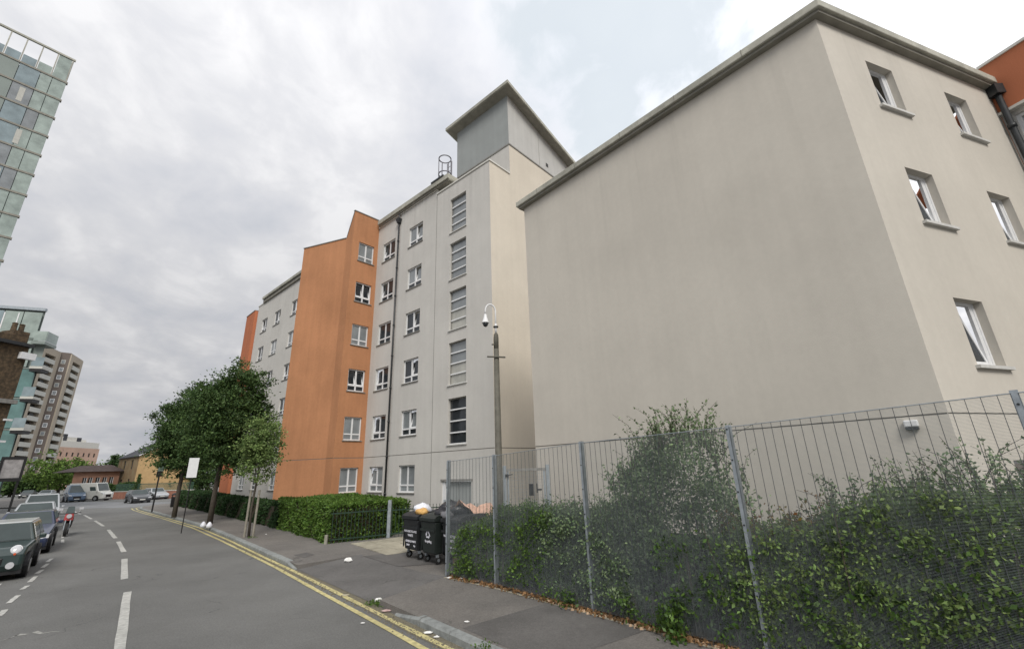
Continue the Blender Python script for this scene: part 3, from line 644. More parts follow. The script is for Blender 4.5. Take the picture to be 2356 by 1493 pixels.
def wing_poly(d):
    a = np.array(LW.pt(LL+d, 0, d)[:2]); n1 = LW.n; n2 = RW.n
    A_ = np.array([n1, n2]); c = Cn+np.linalg.solve(A_, np.array([d, d])); rr = np.array(RW.pt(-0.0, 0, d)[:2])
    return [a, c, rr, rr+np.array([-.3, .95])*9, np.array(Ebk)+n1*-2]
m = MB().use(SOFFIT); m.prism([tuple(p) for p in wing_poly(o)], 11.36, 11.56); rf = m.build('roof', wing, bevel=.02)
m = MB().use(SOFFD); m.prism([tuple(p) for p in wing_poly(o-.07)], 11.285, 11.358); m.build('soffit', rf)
m = MB()
for k in range(5):    # joints between fascia lengths
    m.use(SOFFD); LW.box(m, 1.4+1.7*k, 1.415+1.7*k, 11.363, 11.555, o-.01, o+.004)
m.build('fascia_joint', rf)
m = MB().use(DARKM); P = RW.pt(.12, 0, .14); m.tube([(P[0], P[1], .2), (P[0], P[1], 11.1)], .065, 10)
for z in np.arange(1., 11, 1.8): m.tube([(P[0], P[1], z), (P[0], P[1], z+.1)], .085, 10)
dp2 = m.build('downpipe', wing, smooth=True); m = MB().use(DARKM); m.box(P[0]-.11, P[0]+.11, P[1]-.11, P[1]+.11, 11.0, 11.28); m.build('hopper', dp2)
m = MB().use(WHITEP); LW.box(m, .37, .55, 2.90, 3.01, 0, .08); lb = m.build('wall_light', wing, bevel=.02)
m = MB().use(DARKM); LW.box(m, .38, .54, 2.86, 2.898, .01, .09); m.build('lamp_lens', lb)

# ================================================================== ORANGE BLOCK AT THE RIGHT EDGE
Q = Cn+r2*(RLN+.05); OW = Wall(Q+np.array([.34, -.94])*7, (-.34, .94)); 
OWn = OW; LQ = 7.0
oblk = thing('orange_block', (Q[0]+1, Q[1], 0), 'terracotta orange block with white framed windows at the right edge', 'building', world=True)
# visible side faces left, so build it directly
OL = Wall(Q, np.array([.34, -.94])); OL.n = np.array([-.94, -.34]) ; OL.ang = math.atan2(.94, -.34)
WV = Wall(Q+np.array([.34, -.94])*7, np.array([-.34, .94]))      # outward normal = left side (-.94,-.34)
hl = []
for k in range(4):
    for s in (5.05, 3.05, 1.05): hl.append((s, s+1.75, 9.12-2.75*k, 10.37-2.75*k, .08, False))
m = MB(); wall_face(m, WV, 0, 7.0, 10.56, 12.0, [], .10, TERRA); wall_face(m, WV, 0, 7.0, 0, 10.56, hl, 0, GREYR); 
m.use(TERRA).face([WV.pt(0, 10.56, .1), WV.pt(7, 10.56, .1), WV.pt(7, 10.56, 0), WV.pt(0, 10.56, 0)])
qq = [WV.pt(0, 0, .09)[:2], WV.pt(7, 0, .09)[:2], (Q[0]+4, Q[1]+7), (Q[0]+12, Q[1]-2)]; m.prism(qq, 11.9, 11.99)
m.build('wall', oblk)
m = MB().use(COPE); WV.box(m, 0, 7, 12.0, 12.07, -.2, .14); m.build('coping', oblk)
m = MB().use(COPE); WV.box(m, 0, 7, 10.48, 10.553, .0, .16); m.build('trim', oblk)
for h in hl: put_window(WV, h[0], h[2], 'big/curt' if h[2] > 5 else 'big/dark', oblk)

# ================================================================== FOLIAGE HELPERS
def leaves(name, P, size, m, parent, up=.3, kind=None, normals=None, aspect=.55):
    """one small folded leaf (2 triangles) per point"""
    P = np.asarray(P, float); n = len(P)
    o_ = np.array(ORG.get(parent.name, (0, 0, 0))) if parent is not None else np.zeros(3)
    d = RNG.normal(size=(n, 3)); d[:, 2] -= .25
    if normals is not None: d = d*.6+np.asarray(normals)*.9
    d /= np.linalg.norm(d, axis=1)[:, None]
    a = RNG.normal(size=(n, 3)); a[:, 2] += up; s = np.cross(d, a); s /= np.linalg.norm(s, axis=1)[:, None]
    L = size*RNG.uniform(.6, 1.35, n)[:, None]; nr = np.cross(d, s)
    v = np.empty((n, 4, 3)); v[:, 0] = P-d*L*.5; v[:, 2] = P+d*L*.5; v[:, 1] = P+s*L*aspect*.5+nr*L*.12; v[:, 3] = P-s*L*aspect*.5+nr*L*.12
    v = (v.reshape(-1, 3)-o_).astype(np.float32)
    me = bpy.data.meshes.new(name); me.vertices.add(4*n); me.vertices.foreach_set('co', v.ravel())
    me.loops.add(4*n); me.loops.foreach_set('vertex_index', np.arange(4*n, dtype=np.int32))
    me.polygons.add(n); me.polygons.foreach_set('loop_start', np.arange(0, 4*n, 4, dtype=np.int32)); 
    me.materials.append(m); me.update(calc_edges=True); me.validate()
    o = bpy.data.objects.new(name, me); SC.collection.objects.link(o)
    if parent is not None: o.parent = parent
    if kind: o['kind'] = kind
    return o
def clump_cloud(c, rad, n, nclump, cr, zsq=1., hollow=.35, floor=None, shape=None):
    """leaf positions: many small clumps spread through an ellipsoid, denser near its skin"""
    c = np.array(c, float); rad = np.array(rad, float)
    d = RNG.normal(size=(nclump, 3)); d /= np.linalg.norm(d, axis=1)[:, None]
    rr = (hollow+(1-hollow)*RNG.random(nclump)**.55)
    rr *= 1+.16*np.sin(3.1*d[:, 0]+7*d[:, 2])+.10*RNG.normal(size=nclump)
    C0 = d*rr[:, None]
    if shape == 'cone': k = np.clip(1.15-.55*(C0[:, 2]+1)/1.3, .35, 1.1); C0[:, 0] *= k; C0[:, 1] *= k
    C0 = C0*rad+c
    idx = RNG.integers(0, nclump, n); s = cr*RNG.uniform(.5, 1.5, nclump)
    P = C0[idx]+RNG.normal(size=(n, 3))*(s[idx][:, None])*np.array([1, 1, .7])
    return P
def limbs(mb, base, top, r, crown_c, crown_r, nl=7, seed=1):
    rnd = random.Random(seed); base = Vector(base); top = Vector(top)
    pts = [base+(top-base)*t+Vector((rnd.gauss(0, .03), rnd.gauss(0, .03), 0))*(t > 0) for t in (0, .25, .5, .75, 1)]
    mb.tube(pts, [r*1.25, r, r*.9, r*.7, r*.25], 8)
    for i in range(nl):
        t = rnd.uniform(.42, .9); p = base+(top-base)*t; a = i*2.4+rnd.random(); rr = rnd.uniform(.5, .8)
        e = Vector(crown_c)+Vector((math.cos(a)*crown_r[0]*rr, math.sin(a)*crown_r[1]*rr, rnd.uniform(-.2, .7)*crown_r[2]))
        mb.tube([p, p+(e-p)*.5+Vector((0, 0, .15)), e], [r*.45, r*.3, r*.08], 5)
def tree(name, label, base, h, cc, cr, n, ncl, size, m, r=.12, group=None, clr=.22, shape=None, hollow=.35, m2=None):
    t = thing(name, (base[0], base[1], base[2]), label, 'tree', group=group, world=True)
    mb = MB().use(BARK); limbs(mb, base, (cc[0], cc[1], cc[2]+cr[2]*.7), r, cc, cr, seed=int(abs(base[0]*10))); mb.build('trunk', t, smooth=True)
    leaves('crown', clump_cloud(cc, cr, n, ncl, clr, shape=shape, hollow=hollow), size, m, t)
    return t

# ================================================================== FAR BACKGROUND
def pblock(mb, corners, z0, z1): mb.prism([tuple(c) for c in corners], z0, z1)
# --- glass tower at the upper left
T0 = azd(-52.35, 76); T1 = azd(-61, 77); GT = Wall(T0, T1-T0)
if np.dot(GT.n, -T0) < 0: GT.n = -GT.n
gt_ = thing('glass_tower', (T0[0]-3, T0[1]-3, 0), 'tall pale green glass tower cut off by the left edge', 'building', world=True)
LG = float(np.hypot(*(T1-T0)))
Gb = GT.n*-1; Rd = np.array([-.45, .89])   # right flank runs away from us
m = MB().use(GREYG); c0 = T0+Gb*.4+GT.e*.15; m.prism([tuple(c0), tuple(T1+Gb*.4), tuple(T1+Gb*14), tuple(c0+Gb*14+GT.e*2.2)], 0, 54.6); m.build('core', gt_)
FLZ = [54.8-3.0*k for k in range(0, 17)]
for i, z in enumerate(FLZ):
    m = MB().use(SOFFD); GT.box(m, -.12, LG, z-.14, z+.10, -.35, .10); m.build('floor_slab', gt_)
    s = 0.; j = 0
    while s < LG-.5:
        wd = [1.35, 1.1, 1.9, 1.9][j] if j < 4 else 2.4
        mm = [TEAL2, TEAL2, TEAL3, GREYG, GREYG][min(j, 4)]
        if j in (1, 2) and (i*7+j) % 3 == 0: mm = GLASS_C
        if i in (1, 2) and j >= 4 and j < 6: mm = GLASS_D
        m = MB().use(mm); GT.box(m, s+.03, s+wd-.03, z-2.9, z-.14, -.05-.02*(j % 2), .02); m.build('glass_panel', gt_)
        s += wd; j += 1
    m = MB().use(INTC); GT.box(m, 2.1+.5*((i*5) % 3), 2.6+.5*((i*5) % 3), z-2.6, z-.5, .025, .04)
    if i % 2: m.build('curtain', gt_)
m = MB().use(SOFFIT); GT.box(m, -.12, LG, 58.7, 58.95, -.15, .12)
for k in range(9): GT.box(m, .05+k*1.45, .17+k*1.45, 54.9, 58.7, -.05, .05)
m.build('parapet_frame', gt_)
for k in range(8): m = MB().use(TEAL2 if k < 2 else TEAL3); GT.box(m, .2+k*1.45, 1.45+k*1.45, 54.95, 58.66 if k < 1 else 56.2, -.03, .0); m.build('parapet_glass', gt_)
# right flank: thin fins and panes going back
FR = Wall(T0+Gb*.05, Gb+GT.e*.35)
for i, z in enumerate(FLZ[:16]):
    m = MB().use(TEAL2); FR.box(m, .1, 6, z-2.9, z-.16, -.02, .02); m.build('glass_panel', gt_)
m = MB().use(TEAL2); FR.box(m, .1, 6, 54.95, 58.7, -.02, .02); m.build('parapet_glass', gt_)

# --- lower glass block with balconies
M0 = azd(-48.92, 65); M1 = azd(-60, 74); GM = Wall(M0, M1-M0)
if np.dot(GM.n, -M0) < 0: GM.n = -GM.n
mid = thing('glass_apartment_block', (M0[0]-3, M0[1]+2, 0), 'teal glass apartment block with projecting balconies in front of the brown tower', 'building', world=True)
LM = float(np.hypot(*(M1-M0)))
m = MB().use(GREYG); m.prism([tuple(M0-GM.n*.3), tuple(M1-GM.n*.3), tuple(M1-GM.n*12), tuple(M0-GM.n*6+GM.e*4)], 0, 19.8); m.prism([tuple(M0-GM.n*.3-GM.e*.8), tuple(M0-GM.n*.3), tuple(M0-GM.n*6+GM.e*4), tuple(M0-GM.n*6+GM.e*3)], 0, 16.4); m.build('core', mid)
for i in range(7):
    z = 19.6-3*i
    le = -.1 if i < 2 else -.92
    m = MB().use(GREYG if i else STEEL); GM.box(m, le, LM, z-(.08 if i else -.1), z+(.03 if i else .40), -.3, .06); m.build('floor_slab', mid)
    s = 0 if i < 2 else -.85; j = 0
    while s < LM-1:
        wd = 1.5 if j < 5 else 2.4
        mm = (TEAL3 if j > 1 else TEAL2) if i < 2 else (TEAL2 if j == 1 and i < 5 else TEAL)
        m = MB().use(mm); GM.box(m, s+.04, s+wd-.04, z-2.88, z-.12, -.04, .02); m.build('glass_panel', mid); s += wd; j += 1
    if i < 5: m = MB().use(WHITEP); GM.box(m, 1.8, 1.9, z-2.7, z-.3, .02, .06); GM.box(m, 2.9, 3.0, z-2.7, z-.3, .02, .06); GM.box(m, 1.9, 2.9, z-2.7, z-2.6, .02, .06); m.build('window_frame', mid)
m = MB().use(GREYG); GM.box(m, -1.1, .0, 16.05, 16.35, -1.5, .5); m.build('balcony', mid)
m = MB().use(TEAL2); GM.box(m, -1.05, -.1, 16.4, 17.4, .40, .44); GM.box(m, -1.09, -1.05, 16.4, 17.4, -1.4, .4); m.build('balcony_glass', mid)
for k, z in enumerate((13.3, 10.3, 7.3)):
    m = MB().use(TWRW); GM.box(m, -1.7, -.7, z+.12, z+.36, -.3, .9); b = m.build('balcony', mid)
    m = MB().use(BLACKP); GM.box(m, -1.65, -.72, z-.16, z+.118, -.3, .85); m.build('balcony_soffit', b)
    m = MB().use(TEAL3); GM.box(m, -1.65, -.72, z+.4, z+1.3, .8, .84); m.build('balcony_glass', b)

# --- brown tower block far away
tw = thing('tower_block', (*azd(-46.8, 226), 0), 'distant brown and white tower block of seventeen storeys with stacked balconies', 'building', world=True)
ta, tb, tc_, td = azd(-48.25, 214), azd(-47.1, 223.5), azd(-46.38, 223.5), azd(-45.5, 235)
TZ = 47.3
for nm, a, b, mm in (('left_wall', ta, tb, TWRL), ('centre_wall', tb, tc_, TWRB), ('right_wall', tc_, td, TWRL)):
    w = Wall(b, a-b); 
    if np.dot(w.n, -a) < 0: w.n = -w.n
    Lw = float(np.hypot(*(a-b))); hs = []
    if nm != 'centre_wall':
        lo, hi = (.22, .80) if nm == 'right_wall' else (.15, .72)
        for k in range(16): z = TZ-4.2-2.8*k; hs.append((Lw*(1-hi), Lw*(1-lo), z, z+1.9, 1.3, True))
    m = MB(); wall_face(m, w, 0, Lw, 0, TZ, hs, 0, mm, back=INTD); m.build(nm.split('_')[1] if 0 else 'wall', tw)
    if nm != 'centre_wall':
        m = MB().use(TWRL); w.box(m, -.0, Lw*(1-hi)-.15, 0, TZ, .01, .35); w.box(m, Lw*(1-lo)+.15, Lw, 0, TZ, .01, .35); w.box(m, Lw*(1-hi)-.15, Lw*(1-lo)+.15, TZ-2.2, TZ, .01, .35); m.build('pier', tw)
        for k in range(16):
            z = TZ-4.2-2.8*k; m = MB().use(TWRW); w.box(m, Lw*(1-hi)-.1, Lw*(1-lo)+.1, z-.9, z+.55, .02, .62); b_ = m.build('balcony', tw)
            if k % 2: m = MB().use(GLASS_C); w.box(m, Lw*(1-hi), Lw*.5, z+.55, z+1.8, -1., -.9); m.build('window', tw)
    else:
        for k in range(16): z = TZ-3.9-2.8*k; m = MB().use(UPVC if k % 3 else TWRW); w.box(m, Lw*.30, Lw*.72, z, z+1.5, .02, .08); f_ = m.build('window', tw); m = MB().use(GLASS_C); w.box(m, Lw*.36, Lw*.66, z+.2, z+1.35, .082, .1); m.build('pane', f_)
m = MB().use(TWRB); m.prism([tuple(ta), tuple(tb), tuple(tc_), tuple(td), tuple(td+np.array([-9, 9])), tuple(ta+np.array([-6, 10]))], TZ, TZ+.3); m.build('roof', tw)

# --- pink and white block
pk = thing('pink_apartment_block', (*azd(-44, 205), 0), 'distant pink brick block with white set back top floor beside the tower', 'building', world=True)
a, b = azd(-45.6, 245), azd(-42.75, 262); w = Wall(b, a-b); w.n = w.n if np.dot(w.n, -a) > 0 else -w.n; Lw = float(np.hypot(*(a-b)))
hs = [(Lw*(.08+.13*i), Lw*(.08+.13*i)+.9, 3.4+3*k, 4.9+3*k, .2, True) for i in range(7) for k in range(4)]
m = MB(); wall_face(m, w, 0, Lw, 0, 15.8, hs, 0, PINKW, back=INTD); m.use(YELB).face([w.pt(-1.2, 0, -2), w.pt(0, 0), w.pt(0, 11.), w.pt(-1.2, 11, -2)]); m.build('wall', pk)
m = MB().use(mat('white_stucco', (.66, .64, .58), .9, .05)); w.box(m, .3, Lw, 15.8, 18.2, -8, -.3); w.box(m, Lw*.55, Lw, 18.2, 19.8, -8, -1); w.box(m, Lw*.25, Lw*.42, 18.2, 19.2, -6, -2); m.build('top_floor', pk)
m = MB().use(SLATE); w.box(m, Lw*.44, Lw*.54, 18.2, 19.8, -6, -1); w.box(m, Lw*.78, Lw*.86, 18., 20.8, -6, -.9); m.build('plant_room', pk)

# --- long brick bungalow with tiled roof
bg = thing('brick_bungalow', (*azd(-42.6, 105), 0), 'long low red brick building with dark tiled roof between trees and yellow house', 'building', world=True)
a, b = azd(-44.05, 99), azd(-40.9, 101); w = Wall(b, a-b); w.n = w.n if np.dot(w.n, -a) > 0 else -w.n; Lw = float(np.hypot(*(a-b)))
hs = [(Lw*q, Lw*q+.55, 1.6, 3.2, .12, True) for q in (.12, .27, .42, .58, .70)]
m = MB(); wall_face(m, w, 0, Lw, 0, 4.2, hs, 0, mat('pink_red_brick', (.42, .24, .17), .9, .15, 1.), back=INTD); m.build('wall', bg)
for h in hs: m = MB().use(UPVC); w.box(m, h[0]+.0, h[0]+.07, 1.6, 3.2, -.08, -.02); w.box(m, h[0]+.26, h[0]+.32, 1.6, 3.2, -.08, -.02); w.box(m, h[0]+.15, h[1], 1.6, 1.7, -.08, -.02); m.build('window', bg)
m = MB().use(ROOFT); m.mesh_([w.pt(-.6, 4.1, .6), w.pt(Lw+.5, 4.1, .6), w.pt(Lw-1.7, 5.1, -3.5), w.pt(0, 5.2, -3.5), w.pt(-.6, 4.1, -7.6), w.pt(Lw+.3, 4.1, -7.6)], [(0, 1, 2, 3), (1, 5, 2), (2, 5, 4, 3), (3, 4, 0)]); m.build('roof', bg)
m = MB().use(mat('red_hoarding', (.38, .06, .05), .6)); w.box(m, Lw*.72, Lw*.97, .3, 1.5, .02, .10); m.build('red_panel', bg)
# --- yellow brick gabled house
hs_ = thing('yellow_brick_house', (*azd(-39.2, 80), 0), 'yellow brick gabled house with dark slate roof behind the street trees', 'building', world=True)
c = azd(-39.72, 94); l = azd(-41.15, 105); rgt = azd(-35.2, 96)
wl = Wall(c, l-c); wr_ = Wall(rgt, c-rgt); LWl = float(np.hypot(*(l-c))); LWr = float(np.hypot(*(rgt-c)))
for w_ in (wl, wr_): w_.n = w_.n if np.dot(w_.n, -c) > 0 else -w_.n
hs = [(LWl*q, LWl*q+1.1, z, z+1.4, .12, True) for q in (.25, .62) for z in (1.4, 4.3)]
m = MB(); wall_face(m, wl, 0, LWl, 0, 6.4, hs, 0, YELB2, back=INTD); m.build('wall', hs_)
m = MB().use(YELB); m.face([wr_.pt(0, 0), wr_.pt(LWr, 0), wr_.pt(LWr, 6.4), wr_.pt(LWr/2, 8.5), wr_.pt(0, 6.4)]); m.build('gable_wall', hs_)
m = MB().use(SLATE); d_ = (l-c); 
def off(p, z, q): return (p[0]+q[0], p[1]+q[1], z)
A0 = wr_.pt(LWr+.25, 6.25, .3); A1 = wr_.pt(LWr/2, 8.7, .3); A2 = wr_.pt(-.25, 6.25, .3)
v = [A0, A1, A2]+[(p[0]+d_[0]*1.03, p[1]+d_[1]*1.03, p[2]) for p in (A0, A1, A2)]; v += [(p[0], p[1], p[2]-.12) for p in v]
m.mesh_(v, [(0, 1, 4, 3), (1, 2, 5, 4), (6, 9, 10, 7), (7, 10, 11, 8), (0, 6, 7, 1), (1, 7, 8, 2), (0, 3, 9, 6), (3, 4, 10, 9)]); m.build('roof', hs_)
m = MB().use(WHITEP); 
for (s0_, z0_, s1_, z1_) in ((LWr+.2, 6.18, LWr/2, 8.55), (LWr/2, 8.55, -.2, 6.18)): m.hexa([wr_.pt(s0_, z0_, .31), wr_.pt(s1_, z1_, .31), wr_.pt(s1_, z1_, .35), wr_.pt(s0_, z0_, .35)], [wr_.pt(s0_, z0_+.16, .31), wr_.pt(s1_, z1_+.16, .31), wr_.pt(s1_, z1_+.16, .35), wr_.pt(s0_, z0_+.16, .35)])
m.build('bargeboard', hs_)
# boundary wall and railing in front of it
bw = thing('boundary_wall', (*azd(-39, 66), 0), 'low red brick boundary wall with green railings across the junction', 'wall', world=True)
a, b = azd(-41.0, 92), azd(-35.0, 78); w = Wall(b, a-b); Lw = float(np.hypot(*(a-b)))
m = MB().use(REDB); w.box(m, 0, Lw, 0, 1.0, -.12, .12); m.build('brick_wall', bw); m = MB().use(COPE); w.box(m, 0, Lw, 1.0, 1.08, -.16, .16); m.build('coping', bw)
m = MB().use(mat('green_paint', (.06, .12, .09), .6)); w.box(m, 0, Lw, 1.95, 2.0, -.02, .02)
for k in range(int(Lw/.16)): w.box(m, k*.16, k*.16+.03, 1.08, 2.1, -.015, .015)
m.build('railing', bw)
# --- old brick pub at the left edge
P0 = azd(-49.1, 42); P1 = azd(-58, 39); PB = Wall(P0, P1-P0); PB.n = PB.n if np.dot(PB.n, -P0) > 0 else -PB.n; LP = float(np.hypot(*(P1-P0)))
pub = thing('brick_corner_house', (P0[0]-2, P0[1], 0), 'old soot brown brick corner building with chimney at the left edge', 'building', world=True)
hs = [(s, s+1.15, z, z+1.9, .15, True) for s in (1.25, 3.6) for z in (1.0, 4.6)]
m = MB(); wall_face(m, PB, 0, LP, 0, 11.0, hs, 0, BROWNB, back=GLASS_D); bkp = P0-PB.n*9+PB.e*1.2; m.use(BROWNB).face([(*P0, 0), (*bkp, 0), (*bkp, 11.0), (*P0, 11.0)]); m.build('wall', pub)
m = MB().use(SILL); PB.box(m, -.15, LP, 7.35, 7.6, -.2, .22); m.use(DARKM); PB.box(m, -.1, LP, 11.0, 11.2, -.3, .3); m.use(BROWNB); PB.box(m, .3, LP, 11.2, 11.6, -.3, .15); m.use(WHITEP); PB.box(m, -.32, .45, 10.2, 10.62, .02, .3); m.build('cornice', pub)
for h in hs: m = MB().use(UPVC); PB.box(m, h[0], h[0]+.09, h[2], h[3], -.12, -.05); PB.box(m, h[1]-.09, h[1], h[2], h[3], -.12, -.05); PB.box(m, h[0]+.09, h[1]-.09, h[2]+.9, h[2]+1., -.12, -.05); PB.box(m, h[0]+.09, h[1]-.09, h[2], h[2]+.09, -.12, -.05); m.build('window', pub)
for z in (6.3, 5.0): m = MB().use(WHITEP); PB.box(m, -.18, .2, z, z+.12, .05, .2); m.build('bracket', pub)
m = MB().use(BROWNB); PB.box(m, -.1, .75, 11.1, 12.1, -1.6, -.5); m.use(SLATE); m.hexa([PB.pt(-.1, 11.2, -.3), PB.pt(LP, 11.2, -.3), PB.pt(LP, 11.2, -6), PB.pt(-.1, 11.2, -6)], [PB.pt(.8, 11.8, -2), PB.pt(LP, 12.2, -2), PB.pt(LP, 12.2, -4), PB.pt(.8, 11.8, -4)]); rf = m.build('chimney_stack', pub)
m = MB().use(BROWNB)
for s in (.12, .5): p = PB.pt(s, 0, -1.05); m.lathe([(.15, 12.1), (.13, 12.6), (.16, 12.65), (.1, 12.7)], (p[0], p[1], 0), 8)
m.build('chimney_pot', rf)

# --- far trees
for i, (az, d, h, rw, lab, mm) in enumerate([(-46.35, 150, 4.6, 3.0, 'dark green tree at the foot of the brown tower', LEAF_D), (-45.55, 140, 8.6, 4.2, 'round bright green tree right of the brown tower', LEAF_F),
        (-44.75, 150, 7.9, 4.0, 'second bright green tree below the pink block', LEAF_F), (-43.55, 150, 8.4, 3.9, 'olive green tree above the bungalow roof', LEAF_F),
        (-41.2, 120, 7.6, 2.7, 'dark tree rising left of the yellow brick house', LEAF_D), (-47.6, 150, 4., 2.6, 'low bushy tree behind the two legged sign', LEAF_D)]):
    b = azd(az, d); tree('distant_tree', lab, (b[0], b[1], 0), h, (b[0], b[1], h*.55), (rw, rw, h*.42), 2600, 60, .55, mm, r=.25, clr=.45, group='trees beyond the junction')
for i, (az, d, h, rw, lab) in enumerate([(-36.6, 100, 7.5, 4.5, 'dark tree behind the yellow house gable between the street trunks'), (-33.8, 96, 6.5, 4.5, 'dark bushy tree beyond the far end of the long hedge')]):
    b = azd(az, d); tree('distant_tree', lab, (b[0], b[1], 0), h, (b[0], b[1], h*.5), (rw, rw, h*.46), 3500, 80, .5, LEAF_D, r=.25, clr=.5, group='trees beyond the junction')
fh = azd(-41.6, 78); hb = thing('dark_hedge', (fh[0], fh[1], 0), 'dark hedge behind the parked silver van', 'hedge', world=True)
Pn = []
for k in range(6000): s = random.random(); q = azd(-42.3+2.6*s, 98-5*s); Pn.append((q[0]+random.gauss(0, .3), q[1]+random.gauss(0, .3), random.uniform(0, 2.1+.25*math.sin(9*s))))
leaves('foliage', Pn, .3, LEAF_D, hb)
cyp = azd(-39.4, 88); cy = thing('small_conifer', (cyp[0], cyp[1], 0), 'small upright conifer in front of the yellow gable', 'tree', world=True)
Pn = [(cyp[0]+random.gauss(0, .3)*(1-t*.8), cyp[1]+random.gauss(0, .3)*(1-t*.8), .4+3.0*t) for t in np.random.default_rng(1).random(1500)]; leaves('crown', Pn, .18, LEAF_D, cy)
m = MB().use(BARK); m.tube([(cyp[0], cyp[1], 0), (cyp[0], cyp[1], 2.4)], [.06, .02]); m.build('trunk', cy)

# ================================================================== STREET TREES
c = gp(400, 1190, .12)
tree('street_tree', 'leafy dark green street tree farthest along the footway beside the litter bin', (c[0], c[1], .12), 8.3, (c[0]-.1, c[1]+.3, 5.5), (2.05, 2.05, 2.85), 46000, 420, .15, LEAF_D, r=.12, clr=.24, group='street trees on the footway')
c = gp(482, 1204, .12)
tree('street_tree', 'tallest dark green street tree in the middle of the row', (c[0], c[1], .12), 8.3, (c[0]+.05, c[1]+.2, 5.85), (1.95, 1.95, 2.95), 50000, 460, .14, LEAF_D, r=.12, clr=.23, group='street trees on the footway')
c = gp(572, 1235, .12)
sp = tree('young_street_tree', 'young slender street tree held by two timber stakes', (c[0], c[1], .12), 5.0, (c[0], c[1], 3.75), (.80, .80, 1.42), 9000, 110, .105, LEAF_M, r=.045, clr=.15, hollow=.15)
m = MB().use(WOODS)
for dx in (-.16, .2): m.tube([(c[0]+dx, c[1]-.05, .1), (c[0]+dx+.02, c[1]-.05, 1.95)], .045, 8)
stk = m.build('stakes', None); tag(stk, 'pair of grey timber stakes either side of the young tree trunk', 'stake')
for px, py in ((467, 1210), (481, 1211)):
    q = gp(px, py, .2); m = MB().use(BAGW); m.lathe([(.05, 0), (.13, .05), (.14, .14), (.08, .24), (.03, .30)], (q[0], q[1], .12), 9)
    tag(m.build('litter_bag', smooth=True), 'small white litter bag on the %s side of the tallest tree trunk' % ('left' if px < 470 else 'right'), 'bag', 'white bags at the tree foot')

# ================================================================== HEDGES
def hedge_box(name, label, poly, top, n, size, m, base_z=.12, dens_top=.4, group=None):
    """clipped hedge: leafy skin over sides and top, twiggy core inside"""
    c = np.mean(poly, axis=0); t = thing(name, (c[0], c[1], base_z), label, 'hedge', world=True, group=group)
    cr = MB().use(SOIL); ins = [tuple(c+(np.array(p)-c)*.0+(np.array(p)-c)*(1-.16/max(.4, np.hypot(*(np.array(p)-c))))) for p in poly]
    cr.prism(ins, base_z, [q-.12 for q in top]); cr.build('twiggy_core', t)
    P = []; NN = []; k = len(poly); per = [np.hypot(*(np.array(poly[(i+1) % k])-np.array(poly[i]))) for i in range(k)]
    area = .5*abs(sum(poly[i][0]*poly[(i+1) % k][1]-poly[(i+1) % k][0]*poly[i][1] for i in range(k)))
    hgt = np.mean(top)-base_z; ws = [p*hgt for p in per]; tot = sum(ws)+area*1.3
    for i in range(k):
        a = np.array(poly[i]); b = np.array(poly[(i+1) % k]); ni = int(n*ws[i]/tot); u = RNG.random(ni)
        dd = (b-a)/per[i]; nr = np.array([dd[1], -dd[0]])
        if np.dot(nr, (a+b)/2-c) < 0: nr = -nr
        zt_ = top[i]+(top[(i+1) % k]-top[i])*u; z = base_z+(zt_-base_z)*RNG.random(ni)
        bul = .07*np.sin(u*per[i]*2.1+z*3)+.04*np.sin(u*per[i]*6+z*5)
        dep = RNG.normal(0, .045, ni)+bul; q = a+dd*(u*per[i])[:, None]+nr*dep[:, None]
        P.append(np.column_stack([q, z])); NN.append(np.tile([nr[0], nr[1], .25], (ni, 1)))
    ni = int(n*area*1.3/tot); lo = np.min(poly, axis=0); hi = np.max(poly, axis=0); acc = []
    while len(acc) < ni:
        q = lo+(hi-lo)*RNG.random(2); s = 0
        inside = False; j = k-1
        for i in range(k):
            if (poly[i][1] > q[1]) != (poly[j][1] > q[1]) and q[0] < (poly[j][0]-poly[i][0])*(q[1]-poly[i][1])/(poly[j][1]-poly[i][1])+poly[i][0]: inside = not inside
            j = i
        if inside:
            wts = [1/(.1+np.hypot(*(q-np.array(p))))**2 for p in poly]; zt_ = np.dot(wts, top)/sum(wts)
            acc.append((q[0], q[1], zt_+.035*math.sin(q[0]*3)*math.sin(q[1]*2.5)+random.gauss(0, .03)))
    P.append(np.array(acc)); NN.append(np.tile([0, 0, 1.], (len(acc), 1)))
    leaves('foliage', np.vstack(P), size, m, t, normals=np.vstack(NN)); return t
hedge_box('clipped_hedge', 'bright green clipped box hedge beside the driveway and orange bay', [(-11.3, 22.55), (-6.95, 17.45), (-5.15, 18.35), (-4.85, 20.7), (-8.5, 23.4), (-12.3, 24.1)], [1.30, 1.36, 1.42, 1.32, 1.52, 1.42], 42000, .10, LEAF_H)
hedge_box('clipped_hedge', 'long darker green hedge along the footway behind the street trees', [(-11.55, 22.75), (-20.5, 32.3), (-32.3, 44.3), (-33.6, 46.3), (-31.0, 45.6), (-19.9, 33.4), (-12.0, 24.2)], [1.17, 1.17, 1.25, 1.4, 1.4, 1.2, 1.2], 34000, .14, LEAF_HD)

